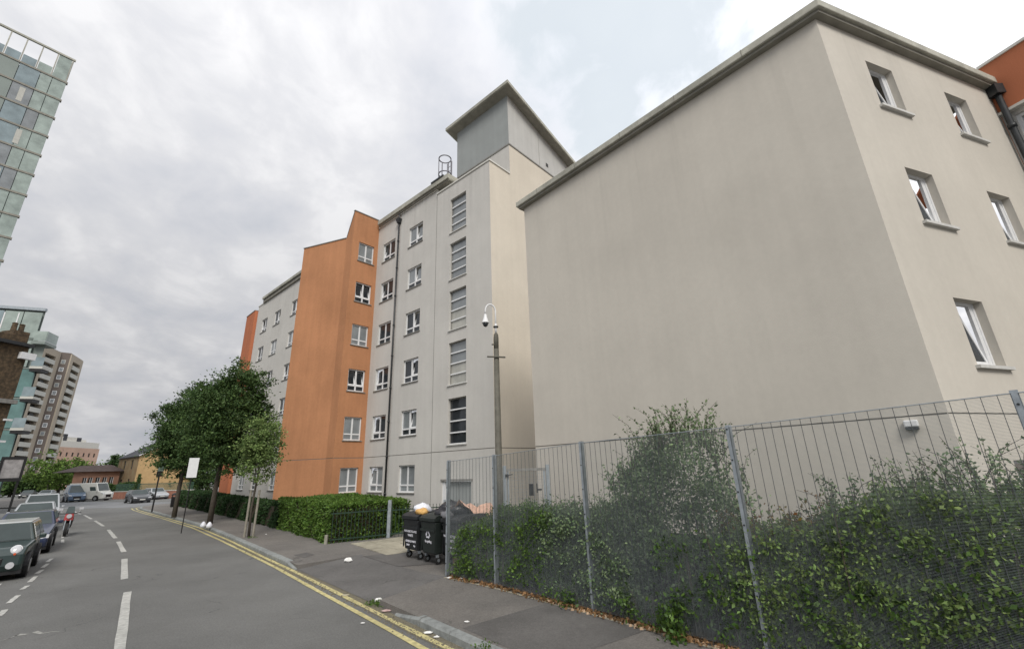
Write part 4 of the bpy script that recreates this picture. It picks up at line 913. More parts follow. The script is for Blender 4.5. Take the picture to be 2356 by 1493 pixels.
# ================================================================== RAILINGS BY THE DRIVEWAY
rl = thing('metal_railing', (-4.2, 18.7, .12), 'low dark green bar railing with grey end post beside the clipped hedge', 'railing', world=True)
GREENP = mat('dark_green_paint', (.025, .05, .035), .5, .2, 8.)
def bars(p0, p1, top, n, par):
    w = Wall(p0, np.array(p1)-np.array(p0)); L = float(np.hypot(*(np.array(p1)-np.array(p0))))
    m = MB().use(GREENP); w.box(m, 0, L, .22, .26, -.015, .015); m.build('rail', par); m = MB().use(GREENP); w.box(m, 0, L, top-.16, top-.12, -.015, .015); m.build('rail', par)
    for k in range(n): s = (k+.5)*L/n; m = MB().use(GREENP); w.box(m, s-.009, s+.009, .12, top, -.009, .009); m.build('bar', par)
bars((-6.85, 17.33), (-5.02, 18.33), 1.25, 16, rl); bars((-4.97, 18.40), (-3.0, 19.2), 1.22, 16, rl); bars((-3.0, 19.25), (-1.5, 18.4), 1.22, 10, rl)
m = MB().use(STEEL); m.box(-5.06, -4.94, 18.30, 18.42, .12, 1.45); m.build('end_post', rl); m = MB().use(STEEL); m.box(-3.04, -2.96, 19.18, 19.26, .12, 1.35); m.build('end_post', rl)
m = MB().use(mat('concrete_post', (.30, .29, .24), .9, .2, 8.)); m.box(-6.98, -6.88, 17.2, 17.3, .1, .42); tag(m.build('marker_post', bevel=.01), 'stubby concrete post at the foot of the hedge corner', 'post')

# ================================================================== BINS
ub = np.array([.68, -.73]); ub = ub/np.hypot(*ub); nb = np.array([-ub[1], ub[0]])*-1   # facing the road
BR = math.atan2(-.73, .68)
def text_mesh(s, size, par, loc, m, name='print', rot=(R(90), 0, 0)):
    cu = bpy.data.curves.new(name, 'FONT'); cu.body = s; cu.size = size; cu.align_x = 'CENTER'; cu.extrude = .0015; cu.offset = .003
    to = bpy.data.objects.new(name, cu); SC.collection.objects.link(to); dg = bpy.context.evaluated_depsgraph_get()
    me = bpy.data.meshes.new_from_object(to.evaluated_get(dg)); bpy.data.objects.remove(to); me.materials.clear(); me.materials.append(m)
    o = bpy.data.objects.new(name, me); SC.collection.objects.link(o); o.parent = par; o.location = loc; o.rotation_euler = rot; return o
def make_bin(loc, rz, label, kind, plastic, w=.84, d=1.2, h=1.16):
    """four wheeled container; local -y is the printed front"""
    t = thing('wheeled_bin', loc, label, 'bin', rz=rz, group='bins in the driveway')
    x = w/2; m = MB().use(plastic)
    m.hexa([(-x*.84, .06, .24), (x*.84, .06, .24), (x*.84, d-.08, .24), (-x*.84, d-.08, .24)], [(-x*.95, 0, h-.12), (x*.95, 0, h-.12), (x*.95, d, h-.12), (-x*.95, d, h-.12)])
    body = m.build('body', t, local=True, bevel=.035)
    m = MB().use(plastic); m.box(-x, x, -.04, d+.04, h-.115, h-.02); m.build('rim', t, local=True, bevel=.015)
    m = MB().use(plastic); m.box(-x*.96, x*.96, -.012, .01, h-.36, h-.30); m.box(-x*.9, -x*.86, .015, .05, .3, h-.4); m.box(x*.86, x*.9, .015, .05, .3, h-.4); m.build('rib', body, local=True)
    m = MB().use(plastic); n = 8     # hump backed lid
    for k in range(n):
        a0, a1 = math.pi*k/n, math.pi*(k+1)/n; y0, y1 = d/2-math.cos(a0)*d/2, d/2-math.cos(a1)*d/2; z0, z1 = h-.02+.10*math.sin(a0), h-.02+.10*math.sin(a1)
        m.hexa([(-x, y0, h-.02), (x, y0, h-.02), (x, y1, h-.02), (-x, y1, h-.02)], [(-x, y0, z0), (x, y0, z0), (x, y1, z1), (-x, y1, z1)])
    m.build('lid', t, local=True)
    for sx in (-1, 1):
        m = MB().use(STEEL); m.tube([(sx*x*.99, .25, h-.2), (sx*(x+.07), .25, h-.2)], .022, 8); m.build('lifting_pin', t, local=True)
        for y in (.16, d-.2):
            m = MB().use(STEEL); m.box(sx*x*.7-.03, sx*x*.7+.03, y-.03, y+.03, .16, .24); f = m.build('castor', t, local=True)
            m = MB().use(RUBBER); m.tube([(sx*x*.7-.022, y+.03, .095), (sx*x*.7+.022, y+.03, .095)], .095, 14); m.build('wheel', f, local=True)
            m = MB().use(STEEL); m.tube([(sx*x*.7-.027, y+.03, .095), (sx*x*.7+.027, y+.03, .095)], .04, 10); m.build('hub', f, local=True)
    tl = math.atan2(.06, h-.36)
    def yy(z): return .06*(1-(z-.24)/(h-.36))-.006
    if kind == 'text':
        for s, sz, z, dx in (('NON-RECYCLABLE', .080, .70, 0), ('WASTE', .085, .59, .0), ('GENERAL WASTE', .072, .44, 0), ('ONLY', .068, .34, -.15), ('No', .068, .33, .2)):
            text_mesh(s, sz, body, (dx, yy(z), z), PRINT, rot=(R(90)+tl*.0+.06, 0, 0))
    else:
        text_mesh('Recycling', .085, body, (0, yy(.52), .52), PRINT, rot=(R(90)+.06, 0, 0))
        for k in range(3):   # three chasing arrows
            a = R(90+120*k); b_ = R(90+120*(k+1)); r_0 = .13; cx, cz = 0, .72
            p, q = np.array([math.cos(a), math.sin(a)])*r_0, np.array([math.cos(b_), math.sin(b_)])*r_0; e = (q-p)/np.hypot(*(q-p)); nn_ = np.array([-e[1], e[0]])*.02
            s0 = p+(q-p)*.12; s1 = p+(q-p)*.62; tip = p+(q-p)*.88
            m = MB().use(PRINT); fq = lambda v: (v[0]+cx, yy(v[1]+cz)-.001, v[1]+cz)
            m.face([fq(s0+nn_), fq(s1+nn_), fq(s1-nn_), fq(s0-nn_)]); m.face([fq(s1+nn_*2.2), fq(tip), fq(s1-nn_*2.2)]); m.build('emblem_arrow', body, local=True)
    return t
bin_front = [(-3.15, 13.80), (-2.50, 13.06), (-1.78, 12.46)]
labs = ['black wheeled bin with white lettering heaped with white and orange bags', 'dark wheeled bin with recycling arrows between the two lettered bins', 'black wheeled bin with white lettering half hidden by the fence corner post']
for (p, lb, kd, pm) in zip(bin_front, labs, ('text', 'rec', 'text'), (BINP, BINP2, BINP)): make_bin((p[0], p[1], .13), BR, lb, kd, pm, w=.86 if kd == 'text' else .76)
def bag(name, loc, r, m, label, sx=1, sy=1, sz=.7, seed=0):
    rnd = np.random.default_rng(seed); mb = MB().use(m); nu, nv = 14, 10; vs = []
    ph = rnd.random(6)*6
    for i in range(nv+1):
        th = math.pi*i/nv
        for j in range(nu):
            a = 2*math.pi*j/nu; rr = r*(1+.13*math.sin(3*a+ph[0]+2*th)+.09*math.sin(5*a+ph[1])*math.sin(4*th+ph[2])+.06*rnd.normal())
            zz = math.cos(th); zz = max(zz, -.75)
            vs.append((loc[0]+rr*sx*math.sin(th)*math.cos(a), loc[1]+rr*sy*math.sin(th)*math.sin(a), loc[2]+rr*sz*zz+(.10*r if i == 0 else 0)))
    mb.mesh_(vs, [(i*nu+j, i*nu+(j+1) % nu, (i+1)*nu+(j+1) % nu, (i+1)*nu+j) for i in range(nv) for j in range(nu)])
    o = mb.build(name, smooth=True); tag(o, label, 'bag', 'rubbish bags on the bins'); return o
def on_bin(i, s, t): q = np.array(bin_front[i])+ub*s+np.array([-nb[0], -nb[1]])*0; return q
inn = np.array([.73, .68])
def bp(i, s, t): return np.array(bin_front[i])+ub*s+inn*t
for i, s, t, z, r, m_, lab, sd in [(0, .08, .35, 1.42, .24, BAGW, 'bulging white rubbish bag on top of the left bin', 1), (0, .30, .22, 1.36, .17, BAGO, 'small orange printed bag beside the white bag on the bins', 2),
        (0, -.22, .5, 1.33, .18, BAGB, 'flat black bag at the left rim of the left bin', 3), (1, .0, .75, 1.44, .32, BAGB, 'large shiny black sack lying behind the recycling bin', 4),
        (2, -.25, .45, 1.42, .28, BAGB, 'black sack beside the grey bag near the fence post', 5), (2, -.3, .1, 1.34, .17, mat('grey_bag', (.16, .16, .17), .45, .2, 20.), 'small grey bag hanging over the edge near the fence post', 6),
        (1, .15, .35, 1.36, .2, BAGB, 'crumpled black bag on the lid of the recycling bin', 7)]:
    q = bp(i, s, t); bag('rubbish_bag', (q[0], q[1], z), r, m_, lab, 1.1, 1.0, .62, sd)
# heap of boxes and peach netting behind the mesh
hp = thing('rubbish_heap', (-1.2, 13.2, .12), 'heap of peach netting and brown cardboard piled behind the corner mesh', 'rubbish', world=True)
m = MB().use(PINKC); rnd = np.random.default_rng(5)
gx, gy = 13, 9
vs = [(-1.75+1.9*i/(gx-1)+.1*j/(gy-1), 12.75+.75*j/(gy-1)-.5*i/(gx-1), 1.55+.16*math.sin(i*.9)*math.sin(j*.8+1)+.07*rnd.normal()-.035*i) for i in range(gx) for j in range(gy)]
m.mesh_(vs, [(i*gy+j, i*gy+j+1, (i+1)*gy+j+1, (i+1)*gy+j) for i in range(gx-1) for j in range(gy-1)]); m.build('netting', hp)
for k in range(5):
    x, y = -1.6+.35*k, 12.95-.15*k; m = MB().use(CARD); m.box(x-.17, x+.16, y-.15, y+.2, .12, 1.2+.15*math.sin(k*2)); m.build('cardboard_box', hp)

# ================================================================== MESH FENCE, GATE AND PLANTING BEHIND IT
FP = [(-1.75, 11.62, 2.70), (-.54, 10.54, 2.77), (1.21, 8.60, 2.90), (3.05, 6.50, 2.95), (4.88, 4.33, 3.03), (6.7, 2.2, 3.05)]
fence = thing('mesh_fence', (.3, 9.6, .12), 'tall galvanised weldmesh fence with steel posts along the back of the footway', 'fence', world=True)
for i, (x, y, zt_) in enumerate(FP):
    a = np.array(FP[min(i+1, len(FP)-1)][:2])-np.array(FP[max(i-1, 0)][:2]); w = Wall((x, y), -a/np.hypot(*a))
    if np.dot(w.n, -np.array([x, y])) < 0: w.n = -w.n
    m = MB().use(STEEL); w.box(m, -.03, .03, .08, zt_+.03, -.075, -.006); po = m.build('post', fence)
    m = MB().use(STEEL); w.box(m, -.022, .022, .10, zt_+.02, .010, .018); m.build('clamp_bar', po)
    m = MB().use(DARKM)
    for z in np.arange(.4, zt_, .42): m.tube([w.pt(0, z, .016), w.pt(0, z, .028)], .012, 6)
    m.build('bolts', po, kind='stuff')
for (a, b) in zip(FP, FP[1:]):
    p, q = np.array(a[:2]), np.array(b[:2]); L = float(np.hypot(*(q-p))); w = Wall(p, q-p)
    m = MB().use(WIRED); nx = int(L/.115)
    for k in range(nx+1):
        s = L*k/nx; zt_ = a[2]+(b[2]-a[2])*s/L; w.box(m, s-.0028, s+.0028, .16, zt_, -.0028, .0028)
    m.use(WIREM); nz = int((a[2]-.2)/.0127)
    for k in range(nz):
        z0 = .17+(a[2]-.17)*k/nz; z1 = .17+(b[2]-.17)*k/nz
        m.hexa([w.pt(0, z0, .0029), w.pt(L, z1, .0029), w.pt(L, z1, .0050), w.pt(0, z0, .0050)], [w.pt(0, z0+.0021, .0029), w.pt(L, z1+.0021, .0029), w.pt(L, z1+.0021, .0050), w.pt(0, z0+.0021, .0050)])
    m.build('mesh_panel', fence, kind='stuff')
    m = MB().use(STEEL); m.tube([w.pt(0, a[2], 0), w.pt(L, b[2], 0)], .006, 6); m.build('top_wire', fence)
gate = thing('mesh_gate', (.24, 12.5, .12), 'steel framed mesh gate with lock box between the wing and the stair tower', 'gate', world=True)
for x in (-.34, .82): m = MB().use(STEEL); m.box(x-.045, x+.045, 12.44, 12.54, .1, 2.55); m.build('gate_post', gate)
m = MB().use(SILL); m.box(-.29, .77, 12.46, 12.52, 2.40, 2.47); m.build('top_bar', gate)
m = MB().use(STEEL); m.box(-.28, -.23, 12.47, 12.51, .2, 2.40); m.box(.70, .75, 12.47, 12.51, .2, 2.40); m.build('leaf_frame', gate)
m = MB().use(WIREM)
for k in range(13): x = -.22+.075*k; m.box(x-.002, x+.002, 12.485, 12.49, .2, 2.4)
for k in range(28): m.box(-.23, .70, 12.491, 12.495, .25+.077*k, .254+.077*k)
m.build('mesh_panel', gate, kind='stuff')
m = MB().use(BLACKP); m.box(.30, .42, 12.40, 12.46, 1.78, 2.08); m.build('lock_box', gate, bevel=.008)
m = MB().use(BLACKP); m.box(.50, .53, 12.42, 12.45, 1.84, 2.08); m.box(.53, .64, 12.42, 12.44, 1.90, 1.94); m.build('handle', gate)
m = MB().use(BLACKP); m.box(-.32, -.24, 12.40, 12.44, 2.26, 2.34); m.tube([(-.25, 12.42, 2.30), (-.12, 12.42, 2.33)], .012); m.build('hinge', gate)
# CCTV pole
pole = thing('camera_pole', (-.44, 11.25, .12), 'weathered steel pole carrying a swan neck dome camera behind the fence', 'pole', world=True)
cx0, cy0 = -.44, 11.25
m = MB().use(POLEM); m.tube([(cx0, cy0, .1), (cx0, cy0, 1.5), (cx0, cy0, 5.5)], [.098, .092, .068], 14); m.build('pole', pole, smooth=True)
m = MB().use(POLEM); m.lathe([(.065, 5.4), (.068, 5.8), (.058, 5.9), (.02, 5.96)], (cx0, cy0, 0), 12); m.build('cap', pole, smooth=True)
m = MB().use(POLEM); m.tube([(cx0-.24, cy0-.09, 5.28), (cx0+.24, cy0-.07, 5.25)], .022, 8); m.build('cross_bar', pole)
m = MB().use(POLEM); m.tube([(cx0-.12, cy0-.03, 5.62), (cx0-.03, cy0-.03, 5.62)], .02, 8); m.build('step_peg', pole)
m = MB().use(WHITEP); arc = [(cx0, cy0, 5.95), (cx0, cy0, 6.55)]+[(cx0-.135+.135*math.cos(a), cy0-.05*(1-math.cos(a)), 6.55+.20*math.sin(a)) for a in np.linspace(.2, math.pi, 10)]+[(cx0-.27, cy0-.1, 6.46)]
m.tube(arc, .021, 8); m.tube([(cx0, cy0, 5.93), (cx0, cy0, 6.2)], .03, 8); m.build('swan_neck', pole, smooth=True)
m = MB().use(DARKM); m.lathe([(.07, 6.1), (.07, 6.13), (.03, 6.14)], (cx0, cy0, 0), 12); m.build('collar', pole)
m = MB().use(WHITEP); m.lathe([(.015, 6.47), (.035, 6.44), (.05, 6.36), (.085, 6.24), (.10, 6.22), (.10, 6.20)], (cx0-.27, cy0-.1, 0), 14); hd_ = m.build('camera_housing', pole, smooth=True)
m = MB().use(GLASS_D); m.lathe([(.075, 6.2), (.07, 6.15), (.045, 6.11), (.01, 6.095)], (cx0-.27, cy0-.1, 0), 14); m.build('camera_dome', hd_, smooth=True)

# planting bed between fence and wing
bed = MB().use(SOIL); bed.prism([(-1.7, 11.75), (-.5, 10.64), (1.25, 8.70), (3.1, 6.6), (6.8, 2.3), (9, 4.5), (6.5, 6.8), (.5, 13.4), (-1.2, 13.3)], .05, .16); bed.build('planting_bed', kind='structure')
FL = [np.array(p[:2]) for p in FP]; cum = [0]
for a, b in zip(FL, FL[1:]): cum.append(cum[-1]+float(np.hypot(*(b-a))))
def fpos(s, t):
    i = max(k for k in range(len(cum)-1) if cum[k] <= s or k == 0); a, b = FL[i], FL[i+1]; L = cum[i+1]-cum[i]; e = (b-a)/L
    return a+e*(s-cum[i])+np.array([-e[1], e[0]])*t
def shrub(name, label, s0, s1, prof, t0, t1, n, size, m, shoots=0, shoot_h=.5, m2=None, extra=None, gap=0., szj=1.):
    """dense planting along the fence: prof gives top height over s"""
    mid = fpos((s0+s1)/2, (t0+t1)/2); t = thing(name, (mid[0], mid[1], .12), label, 'shrub', world=True, group='shrubs behind the mesh fence')
    ss, hh = zip(*prof); P = []
    stems = MB().use(BARK)
    nst = int((s1-s0)*7)
    for k in range(nst):
        s = s0+(s1-s0)*random.random(); tt = t0+(t1-t0)*random.random(); h = np.interp(s, ss, hh)*random.uniform(.55, .95); a = fpos(s, tt); b = fpos(min(max(s+random.gauss(0, .2), 0.02), cum[-1]-.02), tt+random.gauss(0, .1))
        stems.tube([(*a, .12), ((a[0]+b[0])/2, (a[1]+b[1])/2, .12+(h-.12)*.55), (*b, h)], [.012, .009, .004], 4, cap=False)
    ncl = int((s1-s0)*(t1-t0)*110)
    cs = np.empty((ncl, 3)); 
    for k in range(ncl):
        s = s0+(s1-s0)*random.random(); tt = t0+(t1-t0)*random.random()**1.4; hmax = np.interp(s, ss, hh)-.12-.25*abs((tt-(t0+t1)*.45)/(t1-t0))
        z = .18+(hmax-.18)*random.random()**.75; q = fpos(s, tt); cs[k] = (q[0], q[1], z)
    idx = RNG.integers(0, ncl, n); P = cs[idx]+RNG.normal(size=(n, 3))*np.array([.10, .10, .085])*szj
    SP = []
    for k in range(shoots):
        s = s0+(s1-s0)*random.random(); tt = t0+(t1-t0)*random.random(); h0 = np.interp(s, ss, hh)-.25; q = fpos(s, tt); hh_ = shoot_h*random.uniform(.35, 1.)
        lean = np.array([random.gauss(0, .22), random.gauss(0, .22)])*hh_; p0 = Vector((*q, h0)); p1 = Vector((q[0]+lean[0], q[1]+lean[1], h0+hh_*.75)); p2 = Vector((q[0]+lean[0]*2, q[1]+lean[1]*2, h0+hh_))
        stems.tube([p0, p1, p2], [.006, .004, .002], 4, cap=False)
        nl = int(9+hh_*26)
        for j in range(nl):
            u = j/nl; c = p0.lerp(p1, u*1.3) if u < .77 else p1.lerp(p2, (u-.77)/.23); SP.append((c.x+random.gauss(0, .028), c.y+random.gauss(0, .028), c.z+random.gauss(0, .012)))
    stems.build('stems', t, kind='stuff')
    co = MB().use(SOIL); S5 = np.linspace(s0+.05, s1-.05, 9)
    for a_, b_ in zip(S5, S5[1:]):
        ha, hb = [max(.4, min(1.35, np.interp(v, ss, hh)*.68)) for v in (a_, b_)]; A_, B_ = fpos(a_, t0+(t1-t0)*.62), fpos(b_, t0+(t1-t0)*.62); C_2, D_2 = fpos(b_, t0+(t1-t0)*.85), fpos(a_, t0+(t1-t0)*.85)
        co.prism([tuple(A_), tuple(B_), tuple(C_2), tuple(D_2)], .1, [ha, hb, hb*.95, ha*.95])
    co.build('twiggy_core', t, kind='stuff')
    leaves('foliage', P, size, m, t)
    if SP: leaves('shoot_leaves', SP, size*1.0, m2 or m, t, up=.8)
    return t
shrub('shrub', 'low rounded green shrub behind the corner fence panel and the camera pole', .1, 3.3, [(0, 1.1), (.5, 1.25), (1.0, 1.6), (1.6, 1.72), (2.6, 1.80), (3.3, 1.80)], .08, 1.0, 78000, .052, LEAF_H, 30, .2)
shrub('shrub', 'dense green shrub between the second and third fence posts', 3.1, 5.0, [(3.1, 1.80), (4.0, 1.85), (5.0, 1.95)], .08, 1.1, 52000, .052, LEAF_S, 40, .4)
shrub('shrub', 'tallest loose grey green shrub with feathery shoots left of the third post', 4.5, 6.7, [(4.5, 2.2), (5.2, 2.72), (5.7, 3.0), (6.3, 3.02), (6.7, 2.3)], .3, 1.2, 19000, .06, LEAF_S, 170, .75, szj=1.3)
shrub('shrub', 'low patch of shrub with yellowing leaf tips right of the third post', 6.5, 8.1, [(6.5, 1.75), (7.2, 1.72), (8.1, 1.95)], .08, 1.0, 30000, .052, LEAF_M, 45, .42, LEAF_O)
shrub('shrub', 'tangled green shrub with tall leafy shoots at the right end of the fence', 7.8, 13.6, [(7.8, 1.9), (8.6, 2.2), (9.4, 2.32), (10.2, 2.12), (13.6, 1.9)], .08, 1.15, 150000, .052, LEAF_M, 260, .62, LEAF_S)
# brambles growing close behind and through the mesh low down
def bramble(label, s0, s1, z1, n, size, m, t0=-.02, t1=.16, z0=.14):
    mid = fpos((s0+s1)/2, .05); t = thing('bramble', (mid[0], mid[1], .12), label, 'bramble', world=True, group='brambles at the fence')
    ncl = max(6, n//55); P = []
    for k in range(ncl):
        s = s0+(s1-s0)*random.random(); q = fpos(s, random.uniform(t0, t1)); z = z0+(z1-z0)*random.random()**1.3; P.append((q[0], q[1], z))
    P = np.array(P); idx = RNG.integers(0, ncl, n); PP = P[idx]+RNG.normal(size=(n, 3))*np.array([.09, .09, .09]); PP[:, 2] = np.maximum(PP[:, 2], .14)
    st = MB().use(BARK)
    for k in range(6):
        s = s0+(s1-s0)*random.random(); a = fpos(s, .08); b = fpos(min(s+random.uniform(-.3, .3), cum[-1]-.02) if s > .4 else s+.1, .02); st.tube([(*a, .12), ((a[0]+b[0])/2, (a[1]+b[1])/2, z1), (*b, z1*.55)], .005, 4, cap=False)
    st.build('canes', t); leaves('foliage', PP, size, m, t)
bramble('bright bramble leaves low behind the corner panel of the mesh', .35, 1.2, .75, 350, .075, LEAF_B)
bramble('bramble tuft poking out under the mesh by the second post', 3.0, 4.1, .42, 380, .07, LEAF_B, -.14, .1)
bramble('bramble patch spilling onto the footway left of the third post', 4.7, 6.1, .55, 700, .07, LEAF_B, -.22, .1)
bramble('tall bright bramble mass pressed against the mesh at the third post', 5.6, 7.3, 1.35, 2300, .07, LEAF_B, .0, .2, .3)
bramble('yellow green bramble scattered through the right hand mesh panel', 7.4, 10.6, 1.6, 3200, .066, LEAF_B, .0, .14)
# leaf litter at the fence foot
lt = []
for k in range(2600):
    s = random.uniform(.1, 12.5)**1.0; q = fpos(s, random.gauss(-.03, .07)); lt.append((q[0], q[1], .135+random.random()*.03))
lo = leaves('leaf_litter', lt, .055, DEADL, None, kind='stuff', aspect=.8); tag(lo, 'brown fallen leaves along the foot of the mesh fence', 'leaves')
st = MB().use(mat('pale_rubble', (.42, .30, .20), .9, .3, 12.))
for k in range(160):
    s = random.uniform(3.2, 9.5); q = fpos(s, random.gauss(-.06, .045)); z = .135; r = random.uniform(.012, .035)
    st.hexa([(q[0]-r, q[1]-r, z-.02), (q[0]+r, q[1]-r*.8, z-.02), (q[0]+r, q[1]+r, z-.02), (q[0]-r, q[1]+r*.8, z-.02)], [(q[0]-r*.6, q[1]-r*.6, z+r*.5), (q[0]+r*.6, q[1]-r*.5, z+r*.6), (q[0]+r*.5, q[1]+r*.6, z+r*.5), (q[0]-r*.6, q[1]+r*.5, z+r*.4)])
tag(st.build('rubble', kind='stuff'), 'small pale stones and rubble between footway and fence', 'rubble')
# edging strip
eg = MB().use(SLABM); stripe(eg, [tuple(fpos(s, -.10)) for s in np.linspace(.05, 13, 24)], .07, .126); eg.build('edging', kind='structure')

# ================================================================== LITTER
def scrap(px, py, z, r, m, label, name='litter', seed=0, flat=.35):
    q = gp(px, py, z); rnd = np.random.default_rng(seed); mb = MB().use(m); nu, nv = 9, 6; vs = []
    for i in range(nv+1):
        th = math.pi*i/nv
        for j in range(nu):
            a = 2*math.pi*j/nu; rr = r*(.75+.5*rnd.random()); vs.append((q[0]+rr*1.25*math.sin(th)*math.cos(a+seed), q[1]+rr*.8*math.sin(th)*math.sin(a+seed), z+r*flat*.7+r*flat*.8*math.cos(th)*(.3+1.1*rnd.random())))
    mb.mesh_(vs, [(i*nu+j, i*nu+(j+1) % nu, (i+1)*nu+(j+1) % nu, (i+1)*nu+j) for i in range(nv) for j in range(nu)])
    tag(mb.build(name), label, 'litter', 'litter on the ground')
PW = mat('white_paper', (.72, .72, .70), .7, .1, 30.)
scrap(801, 1293, .08, .10, PW, 'crumpled white paper bag lying on the crossover', 'paper_bag', 1, .75)
scrap(871, 1384, .02, .06, PW, 'white carton at the end of the kerb by the crossover', 'carton', 2, .8)
scrap(889, 1406, .01, .07, mat('pink_wrapper', (.5, .36, .34), .6), 'pinkish crushed wrapper in the gutter under the kerb', 'wrapper', 3, .3)
scrap(985, 1456, .01, .06, PW, 'flattened white packet in the gutter near the camera', 'packet', 4, .3)
scrap(1004, 1466, .01, .035, PW, 'two small white scraps beside the flattened packet', 'paper_scrap', 5, .5)
scrap(795, 1369, .01, .06, mat('tan_paper', (.46, .42, .30), .8), 'tan paper scrap between the yellow lines and the crossover', 'paper_scrap', 6, .2)
scrap(1074, 1430, .13, .035, PW, 'small white scrap on the dark footway patch', 'paper_scrap', 7, .3)
scrap(1034, 1330, .13, .05, PW, 'white scrap at the foot of the fence corner post', 'paper_scrap', 8, .5)
scrap(1060, 1332, .13, .04, PW, 'grey white scrap in the weeds under the corner panel', 'paper_scrap', 9, .5)
scrap(1098, 1338, .13, .045, mat('peach_paper', (.6, .42, .32), .8), 'peach coloured scrap under the mesh between the first two posts', 'paper_scrap', 10, .5)
scrap(638, 1287, .01, .05, PW, 'white scrap in the gutter beside the sunken cover', 'paper_scrap', 11, .4)
scrap(612, 1229, .13, .035, PW, 'tiny white scrap on the footway in front of the hedge', 'paper_scrap', 12, .4)
scrap(835, 1433, .01, .03, PW, 'small pale scrap on the road left of the yellow lines', 'paper_scrap', 13, .3)
wd_ = []
for px, py, n_, z in ((655, 1272, 60, .02), (860, 1388, 90, .02), (878, 1392, 60, .02), (640, 1283, 40, .01), (1115, 1489, 50, .13), (578, 1237, 60, .13), (545, 1240, 30, .02)):
    q = gp(px, py, z); wd_ += [(q[0]+random.gauss(0, .09), q[1]+random.gauss(0, .09), z+abs(random.gauss(0, .03))) for _ in range(n_)]
wo = leaves('weeds', wd_, .045, LEAF_H, None, kind='stuff'); tag(wo, 'small green weeds growing in the kerb joints', 'weeds')

# ================================================================== SIGNS, LAMPS AND BIN ON THE FOOTWAY
c = gp(349, 1178, .12); sg = thing('signal_post', (c[0], c[1], .12), 'black post with a grey green box on top at the corner of the footway', 'post', world=True)
m = MB().use(BLACKP); m.tube([(c[0], c[1], .12), (c[0], c[1], 3.0)], .055, 8); m.build('post', sg)
m = MB().use(BLACKP); m.box(c[0]-.14, c[0]+.16, c[1]-.14, c[1]+.12, 2.75, 3.15); m.build('box_base', sg)
m = MB().use(mat('grey_green_sign_back', (.12, .16, .14), .5, .1, 5.)); m.box(c[0]-.16, c[0]+.30, c[1]-.06, c[1]+.02, 3.15, 4.15); m.build('sign_back', sg)
c = azd(-35.3, 27); ws = thing('blank_sign', (c[0], c[1], .12), 'plain white rectangular sign panel among the tree crowns', 'sign', world=True)
w = Wall(c, (.86, .5)); w.n = w.n if np.dot(w.n, -c) > 0 else -w.n
m = MB().use(WHITEP); w.box(m, -.20, .20, 2.55, 3.45, 0, .03); m.build('panel', ws, bevel=.004)
m = MB().use(BLACKP); m.tube([(*w.pt(0, .12, -.05),), (*w.pt(0, 3.4, -.05),)], .022, 8); m.build('post', ws)
c = gp(398, 1166, .12); lb_ = thing('litter_bin', (c[0], c[1], .12), 'black cylindrical litter bin behind the farthest street tree', 'bin', world=True)
m = MB().use(BLACKP); m.lathe([(.2, .12), (.24, .2), (.26, .95), (.28, 1.0)], (c[0], c[1], 0), 14); m.build('body', lb_, smooth=True)
m = MB().use(BLACKP); m.lathe([(.28, 1.12), (.27, 1.2), (.15, 1.3), (.02, 1.32)], (c[0], c[1], 0), 14); m.box(c[0]-.25, c[0]-.21, c[1]-.03, c[1]+.03, .99, 1.13); m.box(c[0]+.21, c[0]+.25, c[1]-.03, c[1]+.03, .99, 1.13); m.build('hood', lb_)
# two legged sign beyond the junction at the left
c = azd(-47.95, 62); ts = thing('two_legged_sign', (c[0], c[1], 0), 'grey sign board in a thick black frame on two black legs at the left edge', 'sign', world=True)
w = Wall(c, (.71, .7)); w.n = w.n if np.dot(w.n, -c) > 0 else -w.n
m = MB().use(mat('grey_map_panel', (.28, .27, .27), .5, .3, 3.)); w.box(m, -.62, .62, 3.1, 4.75, .0, .05); m.build('panel', ts)
for q in ((-.8, -.62, 2.8, 4.95), (.62, .8, 2.8, 4.95), (-.62, .62, 4.75, 4.95), (-.62, .62, 2.8, 3.1)): m = MB().use(BLACKP); w.box(m, *q, -.05, .12); m.build('frame', ts)
for x in (-.72, .62): m = MB().use(BLACKP); w.box(m, x-.08, x+.08, 0, 2.8, -.05, .05); m.build('leg', ts)
ip = MB().use(ASPH2); ip.prism([tuple(gp(*p)) for p in ((-60, 1172), (70, 1168), (150, 1154), (60, 1149), (-60, 1150))], -.02, .12); ip.build('island_pavement', kind='structure')

